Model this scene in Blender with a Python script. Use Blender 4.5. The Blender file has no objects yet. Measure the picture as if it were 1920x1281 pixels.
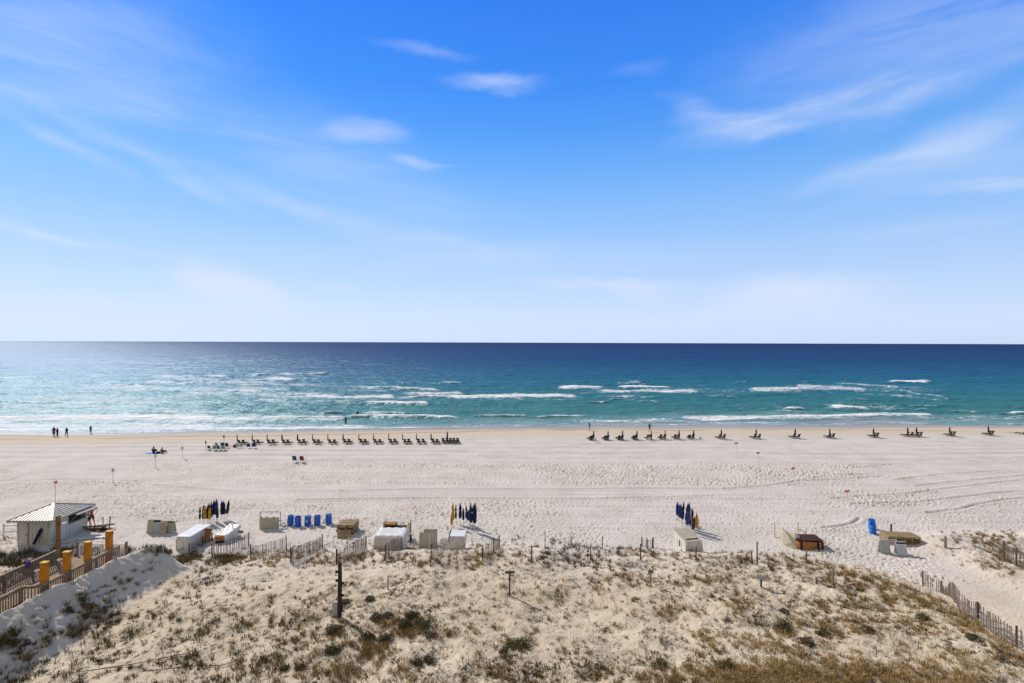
import bpy, bmesh, math, random
import numpy as np
from mathutils import Vector, Matrix
random.seed(7); rng = np.random.default_rng(7)
R = math.radians
scene = bpy.context.scene
COL = scene.collection
# ------------------------------------------------------------------ camera
CAMZ = 17.8
FPX = 960.0
cam_d = bpy.data.cameras.new('camera'); cam = bpy.data.objects.new('camera', cam_d); COL.objects.link(cam)
CAM_M = Matrix.Rotation(math.pi/2 + R(0.11), 4, 'X') @ Matrix.Rotation(0.0031, 4, 'Z')
cam.matrix_world = Matrix.Translation((0, 0, CAMZ)) @ CAM_M
cam_d.sensor_width = 36; cam_d.lens = 18; cam_d.clip_start = 0.5; cam_d.clip_end = 200000
scene.camera = cam
# ------------------------------------------------------------------ exposure
scene.view_settings.view_transform = 'Standard'; scene.view_settings.look = 'None'
scene.view_settings.gamma = 1; scene.view_settings.exposure = 0.0
scene.render.resolution_x = 1024; scene.render.resolution_y = 683
scene.cycles.max_bounces = 6
# ------------------------------------------------------------------ sun
SUN_AZ = R(47)      # to the left of the view direction
SUN_EL = R(38)
sd = Vector((-math.sin(SUN_AZ)*math.cos(SUN_EL), math.cos(SUN_AZ)*math.cos(SUN_EL), math.sin(SUN_EL)))
sun_l = bpy.data.lights.new('sun', 'SUN'); sun_l.energy = 4.4; sun_l.angle = R(0.5); sun_l.color = (1.0, 0.89, 0.78)
sun = bpy.data.objects.new('sun', sun_l); COL.objects.link(sun)
sun.rotation_euler = sd.to_track_quat('Z', 'Y').to_euler()
# ------------------------------------------------------------------ tiny node expression helper
class N:
    def __init__(s, nt, sock): s.nt = nt; s.s = sock
    def _m(s, op, o=None, o2=None, clamp=False):
        n = s.nt.nodes.new('ShaderNodeMath'); n.operation = op; n.use_clamp = clamp
        for i, v in enumerate((s, o, o2)):
            if v is None: continue
            if isinstance(v, N): s.nt.links.new(v.s, n.inputs[i])
            else: n.inputs[i].default_value = float(v)
        return N(s.nt, n.outputs[0])
    def __add__(s, o): return s._m('ADD', o)
    def __radd__(s, o): return s._m('ADD', o)
    def __sub__(s, o): return s._m('SUBTRACT', o)
    def __rsub__(s, o): return s._m('MULTIPLY', -1)._m('ADD', o)
    def __mul__(s, o): return s._m('MULTIPLY', o)
    def __rmul__(s, o): return s._m('MULTIPLY', o)
    def __truediv__(s, o): return s._m('DIVIDE', o)
    def f(s, op, o=None, o2=None): return s._m(op, o, o2)
def setin(nt, sock, v):
    if isinstance(v, N): nt.links.new(v.s, sock)
    elif isinstance(v, (tuple, list)): sock.default_value = (*v, 1.0)[:len(sock.default_value)]
    else: sock.default_value = v
def smooth(nt, v, a, b, o0=0.0, o1=1.0):
    n = nt.nodes.new('ShaderNodeMapRange'); n.interpolation_type = 'SMOOTHSTEP'
    setin(nt, n.inputs[0], v); n.inputs[1].default_value = a; n.inputs[2].default_value = b
    n.inputs[3].default_value = o0; n.inputs[4].default_value = o1
    return N(nt, n.outputs[0])
def mixc(nt, f, a, b, mode='MIX'):
    n = nt.nodes.new('ShaderNodeMix'); n.data_type = 'RGBA'; n.blend_type = mode
    setin(nt, n.inputs[0], f); setin(nt, n.inputs[6], a); setin(nt, n.inputs[7], b)
    return N(nt, n.outputs[2])
def noise(nt, vec, scale=1.0, detail=3, rough=0.5, dist=0.0, out=0):
    n = nt.nodes.new('ShaderNodeTexNoise'); setin(nt, n.inputs['Vector'], vec)
    n.inputs['Scale'].default_value = scale; n.inputs['Detail'].default_value = detail
    n.inputs['Roughness'].default_value = rough; n.inputs['Distortion'].default_value = dist
    return N(nt, n.outputs[out])
def comb(nt, x, y, z):
    n = nt.nodes.new('ShaderNodeCombineXYZ')
    for i, v in enumerate((x, y, z)): setin(nt, n.inputs[i], v)
    return N(nt, n.outputs[0])
def sep(nt, v):
    n = nt.nodes.new('ShaderNodeSeparateXYZ'); nt.links.new(v.s, n.inputs[0])
    return [N(nt, n.outputs[i]) for i in range(3)]
def ramp(nt, f, stops, interp='LINEAR'):
    n = nt.nodes.new('ShaderNodeValToRGB'); setin(nt, n.inputs[0], f); n.color_ramp.interpolation = interp
    e = n.color_ramp.elements
    while len(e) < len(stops): e.new(0.5)
    for i, (p, c) in enumerate(stops):
        e[i].position = p; e[i].color = (*c, 1) if len(c) == 3 else c
    return N(nt, n.outputs[0])
def lin(r, g, b):
    return tuple(((c/255+0.055)/1.055)**2.4 if c > 10 else c/255/12.92 for c in (r, g, b))
# ------------------------------------------------------------------ world: graded physical sky and thin cirrus laid out by azimuth / elevation
world = bpy.data.worlds.new('World'); scene.world = world; world.use_nodes = True
nt = world.node_tree; nt.nodes.clear()
tc = nt.nodes.new('ShaderNodeTexCoord'); dx, dy, dz = sep(nt, N(nt, tc.outputs['Generated']))
sky = nt.nodes.new('ShaderNodeTexSky'); sky.sky_type = 'NISHITA'; sky.sun_disc = False
sky.sun_elevation = SUN_EL; sky.sun_rotation = -SUN_AZ; sky.altitude = 10; sky.air_density = 1.0; sky.dust_density = 0.6; sky.ozone_density = 2.0
SKY = N(nt, sky.outputs[0])
el = dz.f('ARCSINE'); az = dx.f('ARCTAN2', dy)
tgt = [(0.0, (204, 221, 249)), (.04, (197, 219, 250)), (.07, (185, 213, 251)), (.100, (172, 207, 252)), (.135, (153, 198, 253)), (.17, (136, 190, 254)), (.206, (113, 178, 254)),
       (.247, (90, 163, 253)), (.296, (70, 148, 252)), (.375, (58, 134, 248)), (.44, (95, 135, 190)), (.6, (125, 135, 150)), (1.0, (125, 128, 135))]  # stops above the view are greyed so the unseen zenith fills shade neutrally
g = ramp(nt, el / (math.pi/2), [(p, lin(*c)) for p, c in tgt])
bw = nt.nodes.new('ShaderNodeRGBToBW'); nt.links.new(SKY.s, bw.inputs[0]); LUM = N(nt, bw.outputs[0])
lift = (LUM/4.5).f('POWER', .13) * 10.2
lc = comb(nt, lift, lift, lift)
g = mixc(nt, smooth(nt, dy, 0.15, -0.35), g, (0.455, 0.465, 0.475))      # neutral sky added behind the viewer, unseen, to cut blue in the shade
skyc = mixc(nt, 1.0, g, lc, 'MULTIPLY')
def cloudnodes():
    total = None
    st = comb(nt, az*3.0, el*16.0, 0.0)
    warp = noise(nt, comb(nt, az*6, el*9, 1.7), 1.0, 3, 0.55)
    warp2 = noise(nt, comb(nt, az*6, el*9, 5.7), 1.0, 3, 0.55)
    wisp = smooth(nt, noise(nt, st, 1.6, 5, 0.55, 0.6), 0.28, 0.66, 0.42, 1.0)
    A = az + (warp - 0.5)*0.12; E_ = el + (warp2 - 0.5)*0.045 + (noise(nt, comb(nt, az*26, el*60, 3.1), 1.0, 4, .6) - 0.5)*0.012
    # pixel centre, half length, half height, tilt (deg, up to the right), opacity
    blobs = [(205, 185, 150, 36, -2, .50), (40, 165, 120, 40, 6, .25), (90, 130, 320, 150, 0, .32), (150, 30, 420, 150, 0, .26),
             (90, 258, 170, 20, -20, .32), (300, 318, 240, 24, -20, .30), (560, 395, 300, 28, -16, .28),
             (820, 455, 330, 24, -12, .22), (560, 270, 360, 90, -12, .16), (650, 340, 420, 70, -14, .14),
             (925, 152, 115, 20, 0, .46), (960, 170, 60, 8, 0, .2), (680, 246, 105, 26, 3, .38), (610, 250, 60, 12, 0, .2), (770, 303, 62, 15, -6, .38), (830, 306, 40, 6, 4, .25), (790, 95, 110, 15, -2, .2),
             (1190, 130, 60, 18, 0, .16), (1385, 228, 130, 30, -4, .60), (1300, 205, 80, 24, -24, .35), (1500, 212, 250, 34, 6, .45), (1740, 150, 240, 50, 14, .36),
             (1720, 60, 520, 150, 0, .30), (1800, 262, 260, 60, 16, .42), (1650, 308, 220, 30, 6, .34), (1850, 345, 170, 20, -3, .50), (1860, 300, 200, 40, 0, .25),
             (60, 445, 130, 15, -6, .60), (200, 468, 180, 10, -5, .25), (425, 538, 130, 50, -10, .95), (390, 530, 80, 34, 0, .6), (500, 560, 70, 34, -20, .6), (60, 585, 130, 34, 0, .6), (165, 592, 80, 30, 0, .5), (250, 600, 480, 50, 0, .6), (640, 545, 40, 8, 0, .4),
             (1130, 532, 190, 14, -4, .55), (1200, 550, 80, 22, -10, .45), (1480, 552, 210, 50, 0, .75), (1250, 600, 800, 30, 0, .3), (1700, 430, 220, 20, 0, .14), (900, 480, 500, 40, 0, .18)]
    for (px, py, hl, hh, rot, op) in blobs:
        u = (px-960)/FPX; v = (642-py)/FPX
        a = math.atan(u); e = math.atan(v*math.cos(a))
        sx = math.cos(a)**2/FPX; sy = math.cos(a)*math.cos(e)**2/FPX
        L = hl*sx; H_ = hh*sy; t = math.atan(math.tan(R(rot))*sy/sx); c, s = math.cos(t), math.sin(t)
        X = (A - a); Y = (E_ - e)
        d2 = (X*(c/L) + Y*(s/L)).f('POWER', 2) + (Y*(c/H_) - X*(s/H_)).f('POWER', 2)
        b = smooth(nt, d2.f('SQRT'), 1.25, 0.0, 0.0, op)
        total = b if total is None else (total + b - total*b)
    return total * (wisp.f('MAXIMUM', smooth(nt, el, .16, .10, 0.0, .95)))
cl = cloudnodes()
CLOUDC = (7.2, 8.1, 10.0)
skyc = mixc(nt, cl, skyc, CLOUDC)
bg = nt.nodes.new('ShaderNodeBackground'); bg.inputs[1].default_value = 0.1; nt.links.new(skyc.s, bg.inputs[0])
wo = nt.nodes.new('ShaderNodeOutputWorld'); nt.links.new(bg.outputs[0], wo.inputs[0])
# ------------------------------------------------------------------ materials
MATS = {}
def mat(name, col, rough=0.7, var=0.18, scale=6.0, metal=0.0, spec=0.3, stretch=(1, 1, 1), dark=None, bump=0.0, thr=(0.45, 0.75)):
    if name in MATS: return MATS[name]
    m = bpy.data.materials.new(name); m.use_nodes = True; t = m.node_tree; b = t.nodes['Principled BSDF']
    c = t.nodes.new('ShaderNodeTexCoord'); mp = t.nodes.new('ShaderNodeMapping'); mp.inputs['Scale'].default_value = stretch
    t.links.new(c.outputs['Object'], mp.inputs[0]); V = N(t, mp.outputs[0])
    n = noise(t, V, scale, 5, 0.6)
    lo = tuple(x*(1-var) for x in col); hi = tuple(min(1, x*(1+var)) for x in col)
    cc = mixc(t, smooth(t, n, 0.3, 0.7), lo, hi)
    if dark: cc = mixc(t, smooth(t, noise(t, V, scale*0.45, 4, 0.65), *thr), cc, dark)
    t.links.new(cc.s, b.inputs['Base Color'])
    t.links.new(smooth(t, n, 0.2, 0.8, max(0, rough-0.1), min(1, rough+0.1)).s, b.inputs['Roughness'])
    b.inputs['Metallic'].default_value = metal; b.inputs['Specular IOR Level'].default_value = spec
    if bump:
        bp = t.nodes.new('ShaderNodeBump'); bp.inputs['Strength'].default_value = bump; bp.inputs['Distance'].default_value = 0.02
        t.links.new(n.s, bp.inputs['Height']); t.links.new(bp.outputs[0], b.inputs['Normal'])
    MATS[name] = m; return m
M = dict(
    navy=mat('navy_canvas', (0.012, 0.018, 0.06), .85, .3, 9), navyb=mat('royal_navy_canvas', (0.012, 0.035, 0.17), .8, .3, 9),
    black=mat('black_fabric', (0.012, 0.011, 0.012), .85, .3, 9),
    yellow=mat('golden_canvas', (0.55, 0.30, 0.03), .8, .25, 8, dark=(0.30, 0.15, 0.02)),
    wood=mat('weathered_wood', (0.30, 0.22, 0.14), .85, .35, 5, stretch=(1, 1, 1), dark=(0.14, 0.10, 0.07)),
    greywood=mat('grey_wood', (0.22, 0.18, 0.145), .9, .3, 7, dark=(0.10, 0.08, 0.065)),
    pallet=mat('pallet_wood', (0.36, 0.27, 0.15), .85, .3, 5, dark=(0.2, 0.14, 0.08)),
    darkwood=mat('dark_wood', (0.055, 0.038, 0.026), .9, .35, 6),
    picket=mat('fence_picket_wood', (0.19, 0.15, 0.12), .9, .45, 9),
    pole=mat('pale_pole', (0.55, 0.50, 0.42), .5, .1, 9), white=mat('white_paint', (0.64, 0.62, 0.57), .55, .08, 2.5, dark=(0.60, 0.57, 0.50)),
    cream=mat('cream_wall_paint', (0.62, 0.59, 0.52), .6, .06, 1.5, dark=(0.54, 0.50, 0.43)),
    tarp=mat('white_tarpaulin', (0.70, 0.71, 0.74), .35, .06, 3, bump=.4), canvas=mat('cream_canvas', (0.66, 0.58, 0.42), .8, .12, 5, bump=.4),
    beige=mat('beige_board', (0.44, 0.40, 0.32), .7, .12, 3, dark=(0.32, 0.29, 0.22)), greyb=mat('grey_board', (0.40, 0.40, 0.38), .6, .1, 3),
    blue=mat('blue_plastic', (0.008, 0.10, 0.50), .35, .12, 4, spec=.5), blueb=mat('bright_blue_plastic', (0.01, 0.16, 0.62), .35, .1, 4, spec=.5),
    orange=mat('orange_painted_stucco', (0.52, 0.20, 0.012), .8, .12, 4, dark=(0.38, 0.14, 0.01)), orangecap=mat('pale_orange_cap', (0.72, 0.42, 0.09), .8, .1, 4),
    roof=mat('roof_metal', (0.50, 0.49, 0.45), .45, .08, 2, metal=.2, dark=(0.36, 0.34, 0.30)), seam=mat('roof_seam_metal', (0.38, 0.37, 0.34), .5, .1, 2),
    steel=mat('galvanised_steel', (0.45, 0.46, 0.48), .4, .1, 9, metal=.6), dark=mat('dark_opening', (0.02, 0.018, 0.016), .9, .2, 2),
    cushion=mat('brown_cushion', (0.40, 0.18, 0.055), .85, .35, 4, dark=(0.16, 0.06, 0.03)), cushd=mat('dark_maroon_cushion', (0.045, 0.016, 0.016), .85, .35, 4),
    ply=mat('orange_plywood', (0.42, 0.19, 0.045), .8, .3, 4, dark=(0.2, 0.08, 0.02)), red=mat('red_cloth', (0.62, 0.17, 0.16), .8, .2, 8),
    maroon=mat('dark_red_fabric', (0.22, 0.02, 0.02), .85, .2, 8), redp=mat('faded_red_print', (0.42, 0.12, 0.11), .7, .2, 9),
    skin=mat('skin', (0.34, 0.17, 0.10), .55, .12, 9), skinr=mat('sunned_skin', (0.40, 0.15, 0.07), .5, .12, 9), hair=mat('dark_hair', (0.02, 0.013, 0.01), .7, .2, 20),
    shirtb=mat('black_shirt', (0.014, 0.014, 0.018), .9, .2, 9), shirtg=mat('grey_shirt', (0.13, 0.12, 0.15), .9, .15, 9), shirto=mat('olive_shirt', (0.045, 0.035, 0.02), .9, .2, 9),
    shortk=mat('khaki_shorts', (0.30, 0.25, 0.19), .9, .15, 9), towel=mat('blue_towel', (0.06, 0.26, 0.60), .95, .15, 9), purple=mat('purple_cloth', (0.09, 0.04, 0.24), .9, .3, 9),
    green=mat('dark_green_fabric', (0.02, 0.05, 0.035), .85, .25, 9), mint=mat('pale_green_fabric', (0.16, 0.27, 0.21), .85, .2, 9), chblue=mat('mid_blue_fabric', (0.03, 0.07, 0.19), .85, .2, 9),
    lilac=mat('lilac_fabric', (0.30, 0.28, 0.38), .85, .15, 9), sign=mat('sign_face', (0.55, 0.57, 0.60), .5, .08, 4), brownsign=mat('brown_sign_face', (0.10, 0.075, 0.05), .8, .2, 6),
    lampwood=mat('brown_timber', (0.24, 0.12, 0.04), .8, .25, 5, dark=(0.12, 0.06, 0.025)),
    awn=mat('slate_awning_underside', (0.10, 0.09, 0.12), .7, .15, 3), greent=mat('olive_green_board', (0.14, 0.15, 0.06), .8, .2, 6),
)
# ------------------------------------------------------------------ numpy noise
def _h(ix, iy, seed):
    n = (ix.astype(np.int64)*374761393 + iy.astype(np.int64)*668265263 + seed*1442695041) & 0xffffffff
    n = ((n ^ (n >> 13))*1274126177) & 0xffffffff
    n = ((n ^ (n >> 16))*2246822519) & 0xffffffff
    return ((n ^ (n >> 15)) & 0xffffff)/float(0xffffff)
def vn(x, y, seed=0):
    x = np.asarray(x, float); y = np.asarray(y, float)
    ix = np.floor(x); iy = np.floor(y); fx = x-ix; fy = y-iy
    fx = fx*fx*fx*(fx*(fx*6-15)+10); fy = fy*fy*fy*(fy*(fy*6-15)+10)
    a = _h(ix, iy, seed); b = _h(ix+1, iy, seed); c = _h(ix, iy+1, seed); d = _h(ix+1, iy+1, seed)
    return (a*(1-fx)+b*fx)*(1-fy) + (c*(1-fx)+d*fx)*fy
def fbm(x, y, seed=0, oct=4, gain=0.5):
    x = np.asarray(x, float); y = np.asarray(y, float)
    s = 0; a = 1; t = 0
    for i in range(oct):
        s = s + a*vn(x*(2**i)+i*13.7, y*(2**i)+i*7.3, seed+i*17); t += a; a *= gain
    return s/t
def ss(v, a, b):
    t = np.clip((v-a)/(b-a), 0, 1); return t*t*(3-2*t)
# ------------------------------------------------------------------ terrain
def waterline(x): return np.interp(x, [-200, -105, -60, -34, 0, 40, 80, 114, 200], [96, 99, 101.5, 104, 108.5, 112, 113.5, 114, 114]) + 3.2*(fbm(np.asarray(x, float)*.05, 0.0*np.asarray(x, float), 55, 2)-.5) + 1.1*(fbm(np.asarray(x, float)*.2, 0.0*np.asarray(x, float), 57, 2)-.5)
def mound_x(y): return np.interp(y, [0, 24, 29, 32, 35, 38, 41], [-27.6, -27.2, -26.6, -26.2, -25.7, -25.3, -25.0])
def dunefront(x): return np.interp(x, [-60, -45, -35, -31, -27, -20, -14, -8, 0, 8, 15, 22, 26, 29, 31], [39, 40.5, 40.3, 39.5, 41, 41.5, 42.8, 43.6, 44.2, 44.0, 43.2, 42.2, 39.5, 35, 30])
def H(x, y):
    x = np.asarray(x, float); y = np.asarray(y, float)
    s = waterline(x) - y
    z = 0.50*ss(s, -1.0, 15) - 0.035*np.clip(-s-0.0, 0, 400) - 0.12*np.clip(-s-2.0, 0, 30) - 0.06*(1-ss(s, -2, 4)) + 0.10*fbm(x*.03, y*.06, 3, 2)*ss(s, 4, 20)
    # main dune field
    d = dunefront(x) - y + 1.6*(fbm(x*.25, y*.25, 21, 3)-.5)
    side = ss(x, 29.2, 27.0)
    dune = ss(d, -0.3, 4.5)*side
    hh = 1.0 + 0.9*ss(d, 2, 12)*ss(x, -24, -10) + 0.25*ss(x, 0, 25)
    hum = (fbm(x*.16, y*.16, 5, 3)-.5)*1.0 + (fbm(x*.55, y*.55, 9, 3)-.5)*0.32
    z = z + dune*(hh*0.95 + hum*ss(d, 0, 6))
    # right hand dune
    d2 = np.minimum(ss(x, 33.0, 37.5), ss(48.5 - y - 0.15*np.abs(x-44), 0, 4))
    z = z + d2*(0.5 + 1.1*(fbm(x*.3, y*.3, 31, 3)-.35)) + 0.25*ss(x, 28, 32)*ss(42-y, 0, 8)
    # mound beside the boardwalk: steep shaded face towards +x
    cx = mound_x(y); end = ss(y, 40.5, 36.5)
    crest = 3.45*end
    right = crest - np.clip(x-cx, 0, 50)*0.80
    leftp = crest - 0.55*np.clip(cx-x, 0, 1) - 1.35*ss(cx-x, 0.7, 2.0)*end - 0.9*ss(cx-x, 5, 8)*end
    mz = np.where(x > cx, right, leftp) - 3*ss(x, -33, -37) - 20*(1-end) + (fbm(x*.5, y*.5, 41, 3)-.5)*0.5*end
    k = 0.35; a = np.maximum(z, mz); b = np.minimum(z, mz)
    return a + k*np.exp(-(a-b)/k*1.4)*0.35*end*ss(x, -34, -30)
def dimples(x, y, cell, seed, dens, r0, depth):
    gx = np.floor(x/cell); gy = np.floor(y/cell); out = np.zeros_like(x)
    for i in (-1, 0, 1):
        for j in (-1, 0, 1):
            cx = gx+i; cy = gy+j
            px = (cx+_h(cx, cy, seed))*cell; py = (cy+_h(cx, cy, seed+1))*cell
            on = (_h(cx, cy, seed+2) < dens); th = _h(cx, cy, seed+3)*3.14159; rr = r0*(0.6+0.8*_h(cx, cy, seed+4))
            ddx = x-px; ddy = y-py; c = np.cos(th); s = np.sin(th)
            e = np.sqrt(((ddx*c+ddy*s)/(rr*1.35))**2 + ((ddy*c-ddx*s)/(rr*.8))**2)
            out += on*(-np.clip(1-e*e, 0, 1) + 0.45*np.clip(1-((e-1.25)/.45)**2, 0, 1))*depth
    return out
# rays through picture positions, used to stand things on the ground where they are seen
M3 = np.array(CAM_M.to_3x3())
def ray(px, py):
    px = np.asarray(px, float); py = np.asarray(py, float)
    d = np.stack([(px-960)/FPX, -(py-640.5)/FPX, -np.ones_like(px)], -1) @ M3.T
    return d
def G(px, py, it=14):
    d = ray(px, py); z = np.full(d.shape[:-1], 1.0)
    for _ in range(it):
        t = (CAMZ-z)/(-d[..., 2]); x = d[..., 0]*t; y = d[..., 1]*t; z = 0.5*z+0.5*H(x, y)
    return x, y, H(x, y)
def g3(px, py):
    x, y, z = G(px, py); return Vector((float(x), float(y), float(z)))
def hz(x, y): return float(H(x, y))
def htop(px, py, base):         # height of something seen up to (px,py) standing at base
    d = ray(px, py); t = base.y/float(d[1]); return CAMZ + float(d[2])*t - base.z
def grid_mesh(name, X, Y, Z, attrs, material):
    ny, nx = X.shape; me = bpy.data.meshes.new(name)
    co = np.stack([X, Y, Z], -1).reshape(-1, 3).astype(np.float32)
    idx = np.arange(ny*nx).reshape(ny, nx)
    f = np.stack([idx[:-1, :-1], idx[:-1, 1:], idx[1:, 1:], idx[1:, :-1]], -1).reshape(-1, 4)
    fill(me, co, f.astype(np.int32)); me.materials.append(material)
    for k, v in attrs.items():
        a = me.attributes.new(k, 'FLOAT', 'POINT'); a.data.foreach_set('value', v.reshape(-1).astype(np.float32))
    o = bpy.data.objects.new(name, me); COL.objects.link(o); o['kind'] = 'structure'
    return o
def fill(me, co, f, smoothf=True):
    n, k = f.shape
    me.vertices.add(len(co)); me.vertices.foreach_set('co', co.reshape(-1))
    me.loops.add(n*k); me.loops.foreach_set('vertex_index', f.reshape(-1))
    me.polygons.add(n); me.polygons.foreach_set('loop_start', np.arange(n, dtype=np.int32)*k)
    me.polygons.foreach_set('use_smooth', np.full(n, smoothf)); me.update(calc_edges=True)
def cols(nc, u0=1.32, ext=(1.5, 1.8, 2.3, 3, 4.2)):
    c = np.linspace(-u0, u0, nc); e = np.array(ext); return np.concatenate([-e[::-1], c, e])
def pline(pts):
    p = [g3(*q) for q in pts]; return np.array([[v.x, v.y] for v in p])
def dist_poly(X, Y, P):
    best = np.full(X.shape, 1e9)
    for a, b in zip(P[:-1], P[1:]):
        ab = b-a; L = ab@ab; t = np.clip(((X-a[0])*ab[0]+(Y-a[1])*ab[1])/L, 0, 1)
        best = np.minimum(best, np.hypot(X-a[0]-t*ab[0], Y-a[1]-t*ab[1]))
    return best
def build_sand():
    rows = np.concatenate([np.linspace(5, 17.5, 22)[:-1], 1/np.linspace(1/17.5, 1/119, 880), np.array([125, 140, 180, 260, 500, 1500, 6000])])
    u = cols(1380); Y, U = np.meshgrid(rows, u, indexing='ij'); X = U*Y
    Z = H(X, Y); s = waterline(X)-Y
    # noise-driven masks of how each belt of the beach is marked
    dmask = ss(dunefront(X)-Y+1.6*(fbm(X*.25, Y*.25, 21, 3)-.5), -.5, 2)*ss(X, 29.5, 27.5)
    d2 = np.minimum(ss(X, 32.5, 36), ss(48.5-Y-0.15*np.abs(X-44), 0, 2)); dmask = np.maximum(dmask, d2)
    mound = ss(X, -23, -24)*ss(Y, 39, 36)*ss(X, -31, -29); dmask = np.maximum(dmask, mound)
    flat = ss(s, 9, 15)*(1-dmask)
    n1 = fbm(X*.035, Y*.09, 71, 3); n2 = fbm(X*.06, Y*.14, 77, 3)
    px = 960+FPX*X/Y; py = 642+FPX*(CAMZ-.5)/Y       # where belts lie, measured from the shore distance
    def belt(a, b, w): return ss(py, a-w, a+w)*ss(py, b+w, b-w)
    jit = (n2-.5)*40
    dense = np.maximum(np.maximum(belt(868, 910, 3)*ss(px+jit*3, 220, 330)*ss(px, 1720, 1560), belt(938, 1030, 8)*ss(px, 1250, 950)*ss(n1, .28, .45)),
                       np.maximum(belt(985, 1100, 8)*ss(px, 1450, 1560)*ss(px, 1800, 1730), belt(915, 950, 4)*ss(px, 1500, 1560)*ss(px, 1800, 1700)*.8))
    dense = np.maximum(dense, belt(880, 1000, 6)*ss(px, 480, 250)*.9)*(.55+.9*ss(fbm(X*.12, Y*.25, 79, 3), .35, .6))
    sparse = belt(925, 1100, 6)
    fine = ss(py, 845, 870)
    D = dimples(X, Y, .50, 101, .85, .17, .10)*dense + dimples(X, Y, .30, 131, .5, .11, .06)*dense
    D += dimples(X, Y, .9, 151, .45, .17, .085)*np.maximum(sparse*.9, .15)*(1-dense)
    D += dimples(X, Y, .34, 171, .26, .12, .065)*np.maximum(.35*fine, sparse)*(1-dense)
    Zf = D + (fbm(X*1.6, Y*1.6, 181, 3)-.5)*.03
    # raked streaks running along the shore
    rk = belt(822, 868, 8)*ss(n1, .2, .5)
    Zf += rk*.085*np.sin(Y*1.9+2.2*fbm(X*.02, Y*.05, 191, 2)*6)*(.4+fbm(X*.05, Y*.6, 193, 2))
    Zf += belt(840, 1000, 20)*(fbm(X*.07, Y*1.4, 197, 3)-.5)*.11
    # wheel tracks
    tr = [[(1360, 917), (1200, 916), (1050, 918), (820, 917), (640, 921)], [(1360, 917), (1440, 911), (1490, 903), (1545, 893), (1640, 889), (1720, 897)],
          [(1720, 911), (1800, 903), (1920, 892), (2050, 880)], [(1745, 920), (1830, 910), (1920, 900), (2050, 890)], [(1680, 900), (1760, 890), (1880, 883), (2000, 880)],
          [(1600, 877), (1720, 868), (1920, 866), (2050, 864)], [(1600, 872), (1900, 861)], [(1500, 902), (1560, 900), (1660, 893)], [(1560, 935), (1700, 926), (1745, 920)],
          [(1600, 945), (1720, 942), (1780, 935), (1860, 925), (1920, 921), (2050, 915)], [(1740, 962), (1800, 955), (1830, 946), (1880, 938), (1960, 930)],
          [(0, 925), (60, 908), (160, 905), (320, 912), (440, 922), (640, 921)], [(0, 916), (40, 902), (130, 899), (260, 903)], [(560, 938), (800, 935), (1100, 936), (1340, 930)],
          [(-40, 899), (10, 895), (28, 892), (22, 889), (-10, 886)], [(-40, 906), (20, 901), (42, 893), (30, 886), (-10, 882)],
          [(1545, 990), (1575, 987), (1600, 981), (1612, 972)], [(900, 853), (1300, 850), (1500, 852), (1920, 850)], [(640, 862), (900, 860)]]
    for q in tr:
        d = dist_poly(X, Y, pline(q)); wob = .6+.8*fbm(X*.5, Y*.5, 203, 2)
        Zf += wob*(-.10*np.clip(1-(d/.2)**2, 0, 1) + .05*np.clip(1-((d-.42)/.25)**2, 0, 1))
    Zf *= flat
    # dunes: wind texture, footprints
    rough = (fbm(X*1.1, Y*1.1, 211, 4)-.5)*.15 + (fbm(X*4.2, Y*4.2, 213, 2)-.5)*.07
    Zf += dmask*(rough*(.5+.9*ss(n1, .3, .6)) + dimples(X, Y, .55, 231, .38, .10, .05))
    Zf += mound*(-.12*np.abs(fbm(X*.9+Y*.5, Y*.35-X*.2, 219, 4)-.5)*3 + (fbm(X*3.2, Y*3.2, 221, 3)-.5)*.14)
    Z = Z + Zf*ss(119-Y, 0, 5)
    wet = ss(s + (fbm(X*.02, Y*.03, 241, 2)-.5)*5, 8.5, 2.0)
    rim = np.exp(-((s-10.5+(fbm(X*.03, 0*Y, 243, 3)-.5)*9)/.55)**2)*ss(fbm(X*.05, Y*.4, 245, 3), .36, .55)
    warm = np.clip(ss(Y, 43, 30)*.75 + dmask*.3, 0, 1)*(1-.9*mound)+.35*mound  # mound sand colour is greyed to suit the shade on its face
    return grid_mesh('beach_sand', X, Y, Z, dict(wet=wet, rim=rim, warm=warm, tan=ss(s+(fbm(X*.03, Y*.05, 247, 2)-.5)*6, 20, 11)), sand_mat())
def attr(t, name):
    n = t.nodes.new('ShaderNodeAttribute'); n.attribute_name = name; return N(t, n.outputs['Fac'])
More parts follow.
